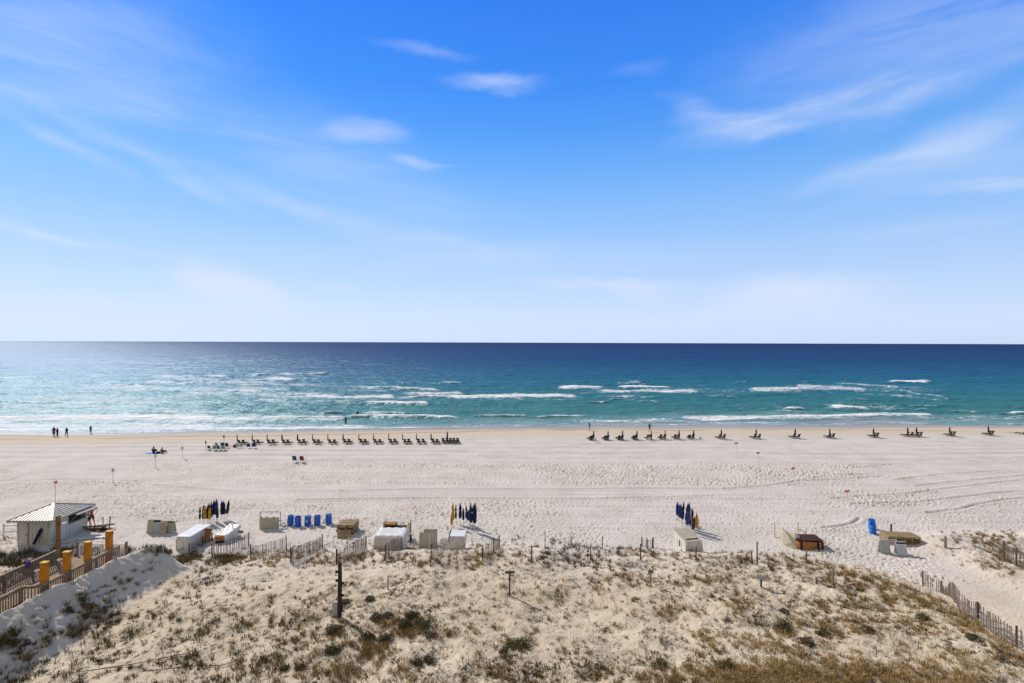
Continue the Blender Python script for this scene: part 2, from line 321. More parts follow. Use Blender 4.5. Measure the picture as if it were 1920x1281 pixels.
def sand_mat():
    m = bpy.data.materials.new('white_quartz_sand'); m.use_nodes = True; t = m.node_tree; b = t.nodes['Principled BSDF']
    c = t.nodes.new('ShaderNodeTexCoord'); P = N(t, c.outputs['Object'])
    n = noise(t, P, .25, 5, .6); n2 = noise(t, P, 5.0, 4, .7)
    cool = mixc(t, smooth(t, n, .3, .7), (0.53, 0.493, 0.452), (0.62, 0.58, 0.537))
    warm = mixc(t, smooth(t, n, .3, .7), (0.51, 0.43, 0.32), (0.59, 0.51, 0.385))
    cc = mixc(t, attr(t, 'warm'), cool, warm)
    cc = mixc(t, attr(t, 'tan')*.85, cc, (0.55, 0.46, 0.345))
    cc = mixc(t, attr(t, 'wet')*.95, cc, (0.30, 0.262, 0.225))
    cc = mixc(t, attr(t, 'rim')*.75, cc, (0.22, 0.15, 0.09))
    cc = mixc(t, smooth(t, n2, .35, .75)*.16, cc, (0.40, 0.34, 0.27))
    t.links.new(cc.s, b.inputs['Base Color'])
    t.links.new(smooth(t, attr(t, 'wet'), 0.4, 1.0, .95, .28).s, b.inputs['Roughness']); b.inputs['Specular IOR Level'].default_value = .2
    bp = t.nodes.new('ShaderNodeBump'); bp.inputs['Strength'].default_value = .8; bp.inputs['Distance'].default_value = .09
    t.links.new((noise(t, P, 3.2, 4, .65)).s, bp.inputs['Height']); t.links.new(bp.outputs[0], b.inputs['Normal'])
    return m
build_sand()
# ------------------------------------------------------------------ sea
def py_of(Y): return 642.3 + FPX*CAMZ/Y
def build_sea():
    rows = np.concatenate([1/np.linspace(1/92, 1/1400, 820), np.geomspace(1420, 90000, 110)])
    u = cols(1400); Y, U = np.meshgrid(rows, u, indexing='ij'); X = U*Y
    PX = 960+FPX*U; PY = py_of(Y)+0.003*(PX-960); s = Y - waterline(X)
    foam = np.zeros_like(X); crest = np.zeros_like(X)
    wy = (fbm(X*.035, Y*.02, 301, 3)-.5); wy2 = (fbm(X*.15, Y*.08, 305, 3)-.5)
    def st(x0, x1, y0, hh, op, y1=None, soft=25, wob=1.0):
        nonlocal foam
        y1 = y0 if y1 is None else y1
        yc = y0+(y1-y0)*np.clip((PX-x0)/(x1-x0), 0, 1) + wob*(wy*5+wy2*3)
        w = ss(PX, x0-soft*.3, x0+soft)*ss(PX, x1+soft*.3, x1-soft)
        dd = (PY-yc)/(hh*.8)
        prof = np.where(dd > 0, np.clip(1-dd*dd, 0, 1), np.clip(1-(dd/1.6)**2, 0, 1))   # steeper towards the shore
        foam = np.maximum(foam, op*w*prof)
    S = [(630, 745, 734, 4, .5), (560, 750, 746, 4, .85), (750, 880, 740, 4.5, .75), (830, 1090, 745, 4, .95), (1040, 1142, 728, 2.4, 1.0), (1148, 1265, 727.5, 3.2, 1.0), (1110, 1320, 735, 4.5, .8),
         (1110, 1240, 746, 3, .5), (1222, 1246, 770, 1.6, .9), (640, 870, 785, 1.9, .85), (880, 1005, 782, 1.5, .8), (990, 1110, 783.5, 1.4, .7), (1060, 1300, 790, 3.5, .62),
         (1280, 1325, 736, 3, .7), (1296, 1322, 748, 1.6, .7), (1395, 1520, 732, 6, .85), (1480, 1640, 727, 6, .7, 734), (1560, 1700, 720, 2.5, .7, 729), (1660, 1790, 730, 2.2, .6, 750), (1600, 1780, 738, 2.0, .5, 753),
         (1498, 1522, 718.5, 1.6, .95), (1655, 1754, 717, 2.0, 1.0), (1448, 1478, 762, 3, .75, 766), (1460, 1520, 768, 2.2, 1.0), (1545, 1642, 766.5, 2.8, .95), (1545, 1600, 760, 2, .6), (1712, 1750, 768, 2, .7), (1760, 1850, 772, 1.6, .6, 776), (1878, 1960, 775, 1.8, .9),
         (1270, 1760, 787, 4.2, .85, 781), (1270, 1500, 793, 2.5, .55), (1700, 2000, 787, 4.5, .5, 785), (880, 1300, 796, 2.5, .35, 793),
         (486, 562, 712, 2.4, .9), (370, 545, 720, 3.0, .65), (200, 560, 732, 4.0, .62), (0, 240, 716, 4.5, .45), (-100, 330, 727, 3.5, .55), (330, 660, 742, 4, .6), (-100, 400, 748, 5, .55), (250, 640, 757, 4, .5), (-100, 300, 765, 4, .65),
         (-100, 470, 775, 3, .6), (-200, 420, 790, 7, .95), (330, 660, 792, 5, .75, 787), (-200, 420, 800, 6, .8), (400, 700, 800, 4, .55), (-200, 700, 806, 2.6, 1.0, 803), (640, 800, 803, 1.5, .7, 801), (560, 660, 775, 2, .5)]
    for q in S: st(*q)
    st(-250, 430, 772, 15, .46, 768, 60); st(-100, 700, 750, 10, .40, 746, 60); st(-200, 520, 790, 11, .6, 788, 50); st(1050, 1800, 735, 10, .38, 732, 60); st(620, 1120, 750, 9, .40, 748, 50); st(-250, 360, 738, 12, .40, 735, 60)
    r_ = np.random.default_rng(91)
    for _ in range(70):
        yy = r_.uniform(704, 792); x0 = r_.uniform(-250, 760); L_ = r_.uniform(40, 190); st(x0, x0+L_, yy, r_.uniform(1.0, 2.4), r_.uniform(.45, .85), yy+r_.uniform(-4, 3), 18)
    for _ in range(26):
        yy = r_.uniform(712, 778); x0 = r_.uniform(700, 1980); L_ = r_.uniform(25, 90); st(x0, x0+L_, yy, r_.uniform(.8, 1.5), r_.uniform(.35, .65), yy+r_.uniform(-3, 3), 12)
    # loose whitecaps, more to the left
    cap = ss(fbm(X*.02, Y*.05, 331, 4), .62, .72)*ss(PY, 690, 730)*ss(PX, 1000, 100)*.55
    cap2 = ss(fbm(X*.03, Y*.07, 337, 4), .66, .74)*ss(PY, 705, 735)*ss(PY, 800, 770)*.4
    foam = np.maximum(foam, np.maximum(cap, cap2)*1.0)
    edge = np.exp(-((s-.35-.9*fbm(X*.1, 0*Y, 341, 3))/.35)**2)*(.55+.45*ss(PX, 1100, 300))*ss(fbm(X*.04, 0*Y, 347, 2), .25, .5)
    foam = np.maximum(foam, edge)
    foam = np.maximum(foam, .42*ss(s, 9, 1)*ss(fbm(X*.25, Y*.4, 351, 4), .35, .65))
    foam *= ss(s, -.1, .3)
    # swell
    fade = ss(s, 1, 22); far = ss(Y, 1400, 500)
    ph = Y + 14*(fbm(X*.006, Y*.012, 361, 3)-.5)*2
    def sw(L, A, w): return A*(np.exp(1.4*(np.cos(2*math.pi*w/L)-1))-.35)
    Z = fade*far*(sw(24, .75, ph)*(.25+fbm(X*.008, Y*.03, 371, 3)) + sw(13, .30, ph+3*X*.05)*(.3+fbm(X*.02, Y*.04, 373, 2)))
    Z += fade*far*((fbm(X*.12, Y*.22, 381, 4)-.5)*.55 + (fbm(X*.5, Y*.8, 383, 2)-.5)*.16)*ss(Y, 1000, 300)
    Z += ss(s, 0, 3)*(fbm(X*.6, Y*.9, 385, 2)-.5)*.03
    Z += foam*.45*ss(s, 3, 14)
    roll = np.maximum.reduce([np.roll(foam, k_, 0) for k_ in (0, 2, 4)]); Z += roll*.35*ss(s, 6, 16)
    o = grid_mesh('sea', X, Y, Z, dict(foam=foam, shore=s), sea_mat())
def sea_mat():
    m = bpy.data.materials.new('sea_water'); m.use_nodes = True; t = m.node_tree; t.nodes.clear()
    out = t.nodes.new('ShaderNodeOutputMaterial'); c = t.nodes.new('ShaderNodeTexCoord'); P = N(t, c.outputs['Object']); x, y, z = sep(t, P)
    sh = attr(t, 'shore')
    big = noise(t, comb(t, x*.010, y*.03, 0.0), 1.0, 4, .6); 
    f = ((sh + (big-.5)*60).f('MAXIMUM', 1.0)).f('LOGARITHM', 10.0) / 4.0     # 1 m .. 10 km
    stops = [(0.0, (0.30, 0.34, 0.34)), (0.20, (0.16, 0.30, 0.30)), (0.33, (0.050, 0.200, 0.185)), (0.43, (0.028, 0.172, 0.190)), (0.50, (0.014, 0.150, 0.215)), (0.57, (0.009, 0.105, 0.205)), (0.66, (0.003, 0.052, 0.165)), (0.80, (0.001, 0.026, 0.115)), (1.0, (0.001, 0.018, 0.09))]
    wc = ramp(t, f, stops)
    st2 = noise(t, comb(t, x*.05, y*.22, 0.0), 1.0, 5, .65)
    wc = mixc(t, smooth(t, st2, .3, .75), wc, mixc(t, 1.0, wc, (.62, .74, .80), 'MULTIPLY'))
    fo = attr(t, 'foam'); fn = noise(t, comb(t, x*.55, y*.75, 0.0), 1.0, 6, .72); fn2 = noise(t, comb(t, x*.12, y*.5, 3.0), 1.0, 4, .65)
    k = smooth(t, fo*1.05 + (fn-.5)*2.0 + (fn2-.5)*1.3, .40, .98) * smooth(t, fo, .03, .22)
    col = mixc(t, k, wc, (0.80, 0.82, 0.84))
    # surface chop in the normal: ripples of three sizes
    h = noise(t, comb(t, x*.9, y*1.3, 0.0), 1.0, 4, .6)*.35 + noise(t, comb(t, x*.16, y*.38, 4.0), 1.0, 4, .6)*1.3 + noise(t, comb(t, x*.03, y*.09, 8.0), 1.0, 3, .6)*3.0
    bp = t.nodes.new('ShaderNodeBump'); bp.inputs['Strength'].default_value = 1.0; bp.inputs['Distance'].default_value = .9; t.links.new(h.s, bp.inputs['Height'])
    df = t.nodes.new('ShaderNodeBsdfDiffuse'); t.links.new(col.s, df.inputs[0]); t.links.new(bp.outputs[0], df.inputs['Normal'])
    gl = t.nodes.new('ShaderNodeBsdfGlossy'); gl.inputs['Roughness'].default_value = .44; gl.inputs[0].default_value = (.64, .83, 1, 1); t.links.new(bp.outputs[0], gl.inputs['Normal'])
    mx = t.nodes.new('ShaderNodeMixShader'); t.links.new(smooth(t, k, 0, 1, .10, .01).s, mx.inputs[0]); t.links.new(df.outputs[0], mx.inputs[1]); t.links.new(gl.outputs[0], mx.inputs[2])
    t.links.new(mx.outputs[0], out.inputs[0]); return m
build_sea()
#OBJECTS#
# ------------------------------------------------------------------ mesh building helpers
class MB:
    def __init__(s): s.v = []; s.f = []
    def add(s, vs, fs, mx=None):
        k = len(s.v); s.v += [tuple(mx @ Vector(p)) if mx is not None else tuple(p) for p in vs]; s.f += [[i+k for i in f] for f in fs]; return s
    def box(s, c, d, mx=None, rot=None, taper=1.0):
        x, y, z = d[0]/2, d[1]/2, d[2]/2; t = taper
        vs = [Vector((a*x*(t if e > 0 else 1), b*y*(t if e > 0 else 1), e*z)) for e in (-1, 1) for a, b in ((-1, -1), (1, -1), (1, 1), (-1, 1))]
        if rot: r = Matrix.Rotation(rot[0], 3, rot[1]); vs = [r @ v for v in vs]
        return s.add([v+Vector(c) for v in vs], [(3, 2, 1, 0), (4, 5, 6, 7), (0, 1, 5, 4), (1, 2, 6, 5), (2, 3, 7, 6), (3, 0, 4, 7)], mx)
    def bar(s, a, b, w, h=None):
        a = Vector(a); b = Vector(b); d = b-a; h = h or w; q = d.to_track_quat('Z', 'Y').to_matrix().to_4x4(); q.translation = (a+b)/2
        return s.box((0, 0, 0), (w, h, d.length), q)
    def tube(s, pts, rad, n=8, cap=True):
        pts = [Vector(p) for p in pts]; rad = rad if isinstance(rad, (list, tuple)) else [rad]*len(pts); k = len(s.v); m = len(pts)
        for i, p in enumerate(pts):
            d = (pts[min(i+1, m-1)]-pts[max(i-1, 0)]).normalized(); u = d.cross(Vector((0.13, 1, 0.2))).normalized(); w = d.cross(u)
            for j in range(n): a = 2*math.pi*j/n; s.v.append(tuple(p+(u*math.cos(a)+w*math.sin(a))*rad[i]))
        for i in range(m-1):
            for j in range(n): s.f.append([k+i*n+j, k+i*n+(j+1) % n, k+(i+1)*n+(j+1) % n, k+(i+1)*n+j])
        if cap: s.f.append([k+j for j in range(n)]); s.f.append([k+(m-1)*n+j for j in reversed(range(n))])
        return s
    def lathe(s, prof, n=16, c=(0, 0, 0), fold=0.0, nf=6):
        k = len(s.v); m = len(prof)
        for r, z in prof:
            for j in range(n): a = 2*math.pi*j/n; q = r*(1+fold*math.cos(nf*a)); s.v.append((c[0]+q*math.cos(a), c[1]+q*math.sin(a), c[2]+z))
        for i in range(m-1):
            for j in range(n): s.f.append([k+i*n+j, k+i*n+(j+1) % n, k+(i+1)*n+(j+1) % n, k+(i+1)*n+j])
        s.f.append([k+j for j in reversed(range(n))]); s.f.append([k+(m-1)*n+j for j in range(n)]); return s
    def build(s, name, m, parent=None, bev=0.0, smoothf=False, label=None):
        me = bpy.data.meshes.new(name); me.from_pydata(s.v, [], s.f); me.update()
        if smoothf:
            for p in me.polygons: p.use_smooth = True
        me.materials.append(m); o = bpy.data.objects.new(name, me); COL.objects.link(o)
        if parent is not None: o.parent = parent
        if bev:
            b = o.modifiers.new('bevel', 'BEVEL'); b.width = bev; b.segments = 2; b.limit_method = 'ANGLE'
        if label: o['label'] = label
        return o
def tag(o, label, cat=None, group=None, kind=None):
    if label: o['label'] = label
    if cat: o['category'] = cat
    if group: o['group'] = group
    if kind: o['kind'] = kind
    return o
def thing(name, label, cat, loc=(0, 0, 0), rz=0.0, group=None):
    o = bpy.data.objects.new(name, None); COL.objects.link(o); o.location = loc; o.rotation_euler = (0, 0, rz); o.empty_display_size = .2
    return tag(o, label, cat, group)
def dup(r, loc, rz, label, tilt=None, group=None, scale=1.0):
    def cp(o, par):
        c = o.copy(); COL.objects.link(c)
        if par is not None: c.parent = par
        for ch in list(o.children): cp(ch, c)
        return c
    c = cp(r, None); c.location = loc; c.rotation_euler = (tilt[0] if tilt else 0, tilt[1] if tilt else 0, rz); c['label'] = label; c.scale = (scale,)*3
    if group: c['group'] = group
    return c
used = set()
def place(proto, loc, rz, label, tilt=None, group=None, scale=1.0):
    if proto is globals().get('lounger') and random.random() < .3: proto = lounger_b; rz += rnd(-.15, .15)
    if proto.name not in used:
        used.add(proto.name); proto.location = loc; proto.rotation_euler = (tilt[0] if tilt else 0, tilt[1] if tilt else 0, rz); proto['label'] = label; proto.scale = (scale,)*3
        if group: proto['group'] = group
        return proto
    return dup(proto, loc, rz, label, tilt, group, scale)
rnd = random.uniform
ordn = ['', 'first', 'second', 'third', 'fourth', 'fifth', 'sixth', 'seventh', 'eighth', 'ninth', 'tenth', 'eleventh', 'twelfth', 'thirteenth', 'fourteenth', 'fifteenth', 'sixteenth']
# ------------------------------------------------------------------ loungers, umbrellas
def make_lounger(m1, m2, wood=None, ang=24):
    t = thing('beach_lounger', 'x', 'lounger'); wood = wood or M['wood']
    f = MB()
    for sx in (-.29, .29): f.box((sx, .55, .26), (.05, 1.75, .07))
    for yy in (-.28, .3, .9, 1.38): f.box((0, yy, .26), (.53, .05, .05))
    f.build('frame', wood, t, .006)
    for sx in (-.29, .29):
        for yy in (-.2, 1.3): MB().box((sx, yy, .11), (.055, .07, .26)).build('leg', wood, t)
    c = MB()
    for k in range(3): c.box((0, .22+k*.42, .35), (.56, .40, .09))
    c.build('seat_cushion', m1, t, .03)
    b = MB(); r = R(ang)
    for k, (z0, z1) in enumerate(((.0, .37), (.43, .80))):
        b.box((0, -.02-math.sin(r)*(z0+z1)/2, .36+math.cos(r)*(z0+z1)/2), (.54, .09, z1-z0), rot=(r, 'X'))
    b.build('backrest_cushion', m2, t, .025)
    p = MB()
    for sx in (-.25, .25): p.bar((sx, .0, .28), (sx, -.05-.84*math.sin(r), .28+.84*math.cos(r)), .035, .045)
    p.bar((-.25, -.19, .66), (.25, -.19, .66), .03); p.build('backrest_frame', wood, t)
    return t
LOUNGE_G = 'paired dark loungers facing the sea'
lounger = make_lounger(M['black'], M['black']); lounger_b = make_lounger(M['black'], M['navy'], M['greywood'], 38)
def make_umbrella(m, tip=None, h=1.95, w=.13, nf=5, waist=.92):
    t = thing('beach_umbrella', 'x', 'umbrella')
    MB().tube([(0, 0, -.35), (0, 0, h*.96)], .022, 8).build('pole', M['pole'], t, smoothf=True)
    z0 = h*.30
    MB().lathe([(.03, z0), (w*.80, z0+.03), (w, z0+.22*h), (w*waist, z0+.36*h), (w*.95, z0+.43*h), (w*.66, h*.86), (w*.30, h*.965), (.02, h)], 24, fold=.24, nf=nf).build('canopy', m, t, smoothf=True)
    MB().lathe([(w*.93, z0+.30*h), (w*1.02, z0+.31*h), (w*.93, z0+.335*h)], 16).build('strap', tip or m, t, smoothf=True)
    MB().lathe([(.022, h-.01), (.03, h+.02), (.008, h+.08)], 8).build('finial', M['black'], t)
    return t
UM = dict(n=[make_umbrella(M['navy']), make_umbrella(M['navy'], M['black'], 1.95, .145, 4, .62), make_umbrella(M['navy'], None, 1.95, .10, 6, .45)], b=[make_umbrella(M['navyb']), make_umbrella(M['navyb'], M['navy'], 1.95, .13, 4, .6)], y=[make_umbrella(M['yellow'], M['black']), make_umbrella(M['yellow'], M['yellow'], 1.95, .13, 4, .58)])
CN = dict(n='navy', b='royal navy', y='golden yellow', d='black')
def um_at(k, px, py, label, h=1.95, tilt=(0, 0), group=None):
    p = g3(px, py); return place(random.choice(UM[k]), p, rnd(0, 6), label, tilt, group, h/1.95)
ROWG = 'closed umbrellas standing at the lounger pairs'
# left row: umbrella by the left lounger of each pair
left_px = [445, 473, 501, 529, 558, 586, 615, 643, 673, 700, 729, 755, 781, 808]
for i, px in enumerate(left_px):
    py = 834.0 - (px-445)*.006; nm = ordn[i+1]; k = 'y' if px == 700 else 'n'
    where = f'{nm} pair from the left end of the left row' if px != 700 else 'pair with yellow umbrella in the left row'
    um_at(k, px, py-1.5, f'closed {CN[k]} umbrella of the {where}', 1.62, (rnd(-.03, .03), rnd(-.04, .04)), ROWG)
    for dxp, w in ((4.2, 'left'), (12.2, 'right')):
        place(lounger, g3(px+dxp+rnd(-.6, .6), py+.2+rnd(-.5, .5)), rnd(-.10, .06), f'{w} dark lounger of the {where}', None, LOUNGE_G, rnd(.80, .88))
um_at('n', 838.5, 829.5, 'tallest closed navy umbrella, among five loungers ending the left row', 1.9, (0, .01), ROWG)
for j, px in enumerate((831, 838.5, 845, 851.5, 858)):
    place(lounger, g3(px, 831), rnd(-.08, .05), f'{ordn[j+1]} dark lounger from the left in the run of five ending the left row', None, LOUNGE_G, .86)
right = [(1107, 1113, 'n'), (1134, 1140, 'n'), (1160, 1167, 'n'), (1188, 1194, 'n'), (1214.5, 1221.5, 'y'), (1238.5, 1247, 'n'), (1265.5, 1273, 'n'), (1292, 1300.5, 'n')]
for i, (c1, u, k) in enumerate(right):
    nm = ordn[i+1]; where = f'{nm} pair from the left of the middle-right row' if k == 'n' else 'pair with yellow umbrella right of centre'
    py = 825.5 - i*.25
    um_at(k, u, py-1, f'closed {CN[k]} umbrella of the {where}', 1.62, (rnd(-.03, .03), rnd(-.03, .03)), ROWG)
    place(lounger, g3(c1, py), rnd(-.04, .12), f'left dark lounger of the {where}', None, LOUNGE_G, .88)
    place(lounger, g3(u-1.3 if k == 'n' else u-2, py-.3), rnd(-.04, .12), f'right dark lounger of the {where}', None, LOUNGE_G, .88)
far = [(1353, 824, -4, 4.2), (1418, 823.6, -3.5, 5), (1491, 822.7, -3, 5.2), (1556, 822.3, -2.2, 5.6), (1637.5, 821, .5, 6.5), (1702, 819.5, -1.5, 6.5), (1718.5, 819.5, .6, 6.8), (1781, 818.5, .6, 6.6), (1853.5, 817, .5, 6)]
for i, (u, py, a, b) in enumerate(far):
    if i in (5, 6): where = ('left' if i == 5 else 'right') + ' of the two close pairs in the sparse right row'
    else: where = f'{ordn[i+1 if i < 5 else i]} separate pair from the left in the sparse right row'
    um_at('n', u, py-1.2, f'closed navy umbrella of the {where}', 1.72, (rnd(-.03, .03), rnd(-.03, .03)), ROWG)
    place(lounger, g3(u+a, py-.3), .18, f'left dark lounger of the {where}', None, LOUNGE_G, .88)
    place(lounger, g3(u+b, py-.3), .12, f'right dark lounger of the {where}', None, LOUNGE_G, .88)
place(lounger, g3(1918, 815.5), .2, 'dark lounger cut off by the right edge of the picture', None, LOUNGE_G, .88)
# folding chairs of several colours
def make_folding(m, frame):
    t = thing('folding_chair', 'x', 'chair')
    f = MB()
    for sx in (-.27, .27):
        f.tube([(sx, .28, .02), (sx, -.28, .02), (sx, -.30, .28), (sx, -.46, .86)], .014, 6); f.tube([(sx, -.26, .5), (sx, .26, .46), (sx, .28, .02)], .014, 6)
    f.tube([(-.27, -.46, .86), (.27, -.46, .86)], .014, 6); f.build('frame', frame, t)
    for sx in (-.28, .28): MB().box((sx, 0, .50), (.05, .46, .025)).build('armrest', M['wood'], t, .006)
    MB().box((0, .02, .25), (.5, .5, .025), rot=(R(-8), 'X')).build('seat', m, t, .008)
    MB().box((0, -.385, .57), (.52, .03, .58), rot=(R(15), 'X')).build('backrest', m, t, .01)
    return t
CHG = 'folding beach chairs clustered beside the left lounger row'
CH = [(393, 843, 'green', 'dark green folding chair, leftmost and lowest of the cluster', .8), (403.5, 844.5, 'mint', 'pale green folding chair at the front left of the cluster', 1), (412.5, 844.5, 'chblue', 'mid blue folding chair in front between two green ones', 1),
      (421, 844.5, 'mint', 'pale green folding chair at the front right of the cluster', 1.05), (409, 839, 'lilac', 'lilac folding chair standing behind the blue one', 1), (419, 839.5, 'navyb', 'navy folding chair at the back of the cluster', 1.05),
      (428, 840, 'green', 'dark green folding chair, rightmost at the back of the cluster', 1.05), (448, 840.5, 'greyb', 'grey folding chair in front of the first lounger pair', 1), (454.5, 840, 'greyb', 'grey folding chair with its right neighbour the navy pair', .95),
      (467, 840.5, 'navyb', 'left navy folding chair in front of the second lounger pair', 1), (477.5, 840.5, 'navyb', 'right navy folding chair in front of the second lounger pair', 1.1),
      (555, 866.5, 'chblue', 'blue folding chair alone on the sand left of a red one', 1.15), (569, 866.8, 'maroon', 'dark red folding chair alone on the sand beside a blue one', 1.15)]
fc = {}
for px, py, k, lb, sc in CH:
    if k not in fc: fc[k] = make_folding(M[k], M['steel'])
    place(fc[k], g3(px, py), rnd(-.25, .25), lb, None, CHG if px < 500 else 'two chairs alone on the sand', sc)
# low pop-up cooler beside the chairs
t = thing('cooler_bag', 'small dark red bag on sand left of the first lounger pair', 'bag', g3(440, 838))
MB().box((0, 0, .18), (.5, .35, .36), taper=.8).build('body', M['maroon'], t, .03); MB().tube([(-.18, 0, .34), (-.1, 0, .48), (.1, 0, .48), (.18, 0, .34)], .015, 6).build('handle', M['black'], t)
# ------------------------------------------------------------------ small signs and flags
def sign_post(px, py, h, w, bh, m, label, cat='sign', pm='steel', tilt=0.0, rz=0.0, pw=.04, name='small_sign', off=0.0):
    t = thing(name, label, cat, g3(px, py), rz); t.rotation_euler = (0, tilt, rz)
    MB().box((0, 0, (h-.3)/2), (pw, pw, h+.3)).build('post', M[pm], t)
    MB().box((off, -pw/2-.016, h-bh/2), (w, .028, bh)).build('board', M[m], t, .006)
    return t
SG = 'thin marker signs on the left of the beach'
sign_post(342, 859.5, 1.75, .38, .45, 'sign', 'grey marker sign nearest the blue towel on the right', rz=.1); sign_post(386, 844, 1.45, .22, .45, 'brownsign', 'narrow dark marker post left of the folding chairs', pm='darkwood')
sign_post(291.5, 876.5, 1.75, .36, .42, 'sign', 'grey marker sign straight below the sunbathers'); sign_post(212, 905, 1.75, .33, .42, 'greyb', 'grey-brown marker sign, nearest the camera of the four on the left')
sign_post(420, 838, 1.9, .24, .42, 'brownsign', 'thin dark marker sign rising behind the folding chairs', pm='darkwood')
for px, py, k in ((1115.5, 830, 'leftmost'), (1217, 829, 'middle'), (1313, 828, 'rightmost')):
    t = sign_post(px, py, .82, .52, .50, 'sign', f'{k} of three low white rental signs in front of the right loungers', rz=rnd(-.2, .2)); t['group'] = 'low white signs before the loungers'
def flag(px, py, h, label, g='red flags across the right of the beach'):
    t = thing('flag', label, 'flag', g3(px, py), rnd(-.3, .3), g)
    MB().tube([(0, 0, -.2), (0, 0, h)], .028, 6).build('pole', M['pole'], t)
    me = MB(); n = 7
    for j in range(2):
        for i in range(n+1):
            x = -.24+.48*i/n; me.v.append((x, .04*math.sin(i*1.3)+.02, h-.27*j - .05*math.sin(i*.9) + .0))
    me.f = [[i, i+1, n+2+i, n+1+i] for i in range(n)]
    o = me.build('cloth', M['red'], t); sm = o.modifiers.new('thick', 'SOLIDIFY'); sm.thickness = .008
    return t
flag(1380.5, 846.5, 1.45, 'small red flag farthest back of the flag line'); flag(1421.5, 866.5, 1.45, 'small red flag second farthest of the line'); flag(1487.5, 897, 1.4, 'red flag in the middle distance at a wheel track'); flag(1588.5, 945, 1.5, 'largest red flag nearest the blue barrels')
flag(103.5, 962, 3.2, 'red flag on a tall pole behind the beach hut roof', 'flag at the hut')
# ------------------------------------------------------------------ drums
def make_drum(m):
    t = thing('plastic_drum', 'x', 'barrel')
    pr = [(.26, 0), (.285, .03), (.285, .28), (.30, .30), (.30, .33), (.285, .35), (.285, .56), (.30, .58), (.30, .61), (.285, .63), (.285, .83), (.265, .88), (.255, .885), (.25, .86), (.02, .86)]
    MB().lathe(pr, 28).build('body', m, t, smoothf=False)
    MB().lathe([(.268, .875), (.285, .885), (.285, .905), (.25, .905), (.25, .875)], 28).build('rim', m, t)
    MB().lathe([(.045, .855), (.045, .885), (.0, .885)], 12, (.14, .05, 0)).build('bung', M['black'], t)
    return t
drum = make_drum(M['blue']); drumb = make_drum(M['blueb']); DG = 'blue plastic drums standing in a row'
for px, py, rz, tl, lb in ((544.5, 985, .2, (.02, .04), 'blue drum nearest the white wavy board, leftmost of five'), (559, 986.5, 1, (-.02, -.03), 'blue drum second from the wavy board'), (576.5, 986, 2, (.05, .02), 'blue drum with a small white sticker, middle of five'),
                       (594.5, 985, 3, (.02, -.03), 'blue drum second from the pallets'), (616.5, 982.5, 4, (.0, .03), 'blue drum nearest the pallets, rightmost of five')):
    o = place(drum, g3(px, py), rz, lb, tl, DG)
    if px == 576.5:
        d_ = MB().box((0, -.288, .52), (.16, .012, .20)).build('sticker', M['white'], o); d_.rotation_euler = (0, 0, -2)
place(drumb, g3(1634.5, 992), 1, 'bright blue drum standing behind another beside the right pallets', (.0, -.02), 'two bright blue drums'); place(drumb, g3(1636.5, 1001), 2, 'bright blue drum in front of its twin beside the right pallets', (.0, .03), 'two bright blue drums')
# ------------------------------------------------------------------ pallets
def make_pallet():
    t = thing('wooden_pallet', 'x', 'pallet')
    d = MB()
    for k in range(6): d.box((0, -.52+k*.208, .158), (1.22, .15 if k not in (2,) else .10, .022))
    d.build('deck', M['pallet'], t)
    for k in (-.565, 0, .565): MB().box((k, 0, .087), (.05, 1.18, .12)).build('stringer', M['pallet'], t)
    e = MB()
    for k in (-.5, 0, .5): e.box((0, k, .016), (1.22, .10, .022))
    e.build('bottom_boards', M['pallet'], t); return t
pal = make_pallet()
b0 = g3(647, 1003.5); b0.y += .75; b0.z = hz(b0.x, b0.y)
for k, lb in enumerate(('bottom', 'second', 'third', 'topmost')):
    place(pal, b0+Vector((rnd(-.05, .05), rnd(-.05, .05), k*.221)), R(2+rnd(-4, 4)), f'{lb} pallet of the grey-brown stack right of the blue drums', None, 'pallets stacked right of the drums', 1.3)
place(pal, g3(645, 1009)+Vector((0, 0, .05)), R(1), 'narrow pallet leaning upright against the stack right of the drums', (R(72), 0), 'pallets stacked right of the drums', .95)
b1 = g3(1704, 1026); b1.y += 1.05; b1.z = hz(b1.x, b1.y)
for k, lb in enumerate(('bottom', 'second', 'third', 'topmost')):
    for q, sd_ in ((-.64, 'left'), (.64, 'right')):
        a = R(-7)
        place(pal, b1+Vector((q*math.cos(a)+rnd(-.06, .06), q*math.sin(a)+rnd(-.05, .05), k*.178)), a+R(rnd(-3, 3)), f'{lb} pallet of the {sd_} half of the big tan stack by the right drums', None, 'tan pallets stacked in two halves', 1.04)
sp = thing('marker_post', 'short dark stake just behind the big tan pallet stack', 'post', g3(1671, 1001)); MB().box((0, 0, .3), (.1, .1, 1.2)).build('post', M['darkwood'], sp)
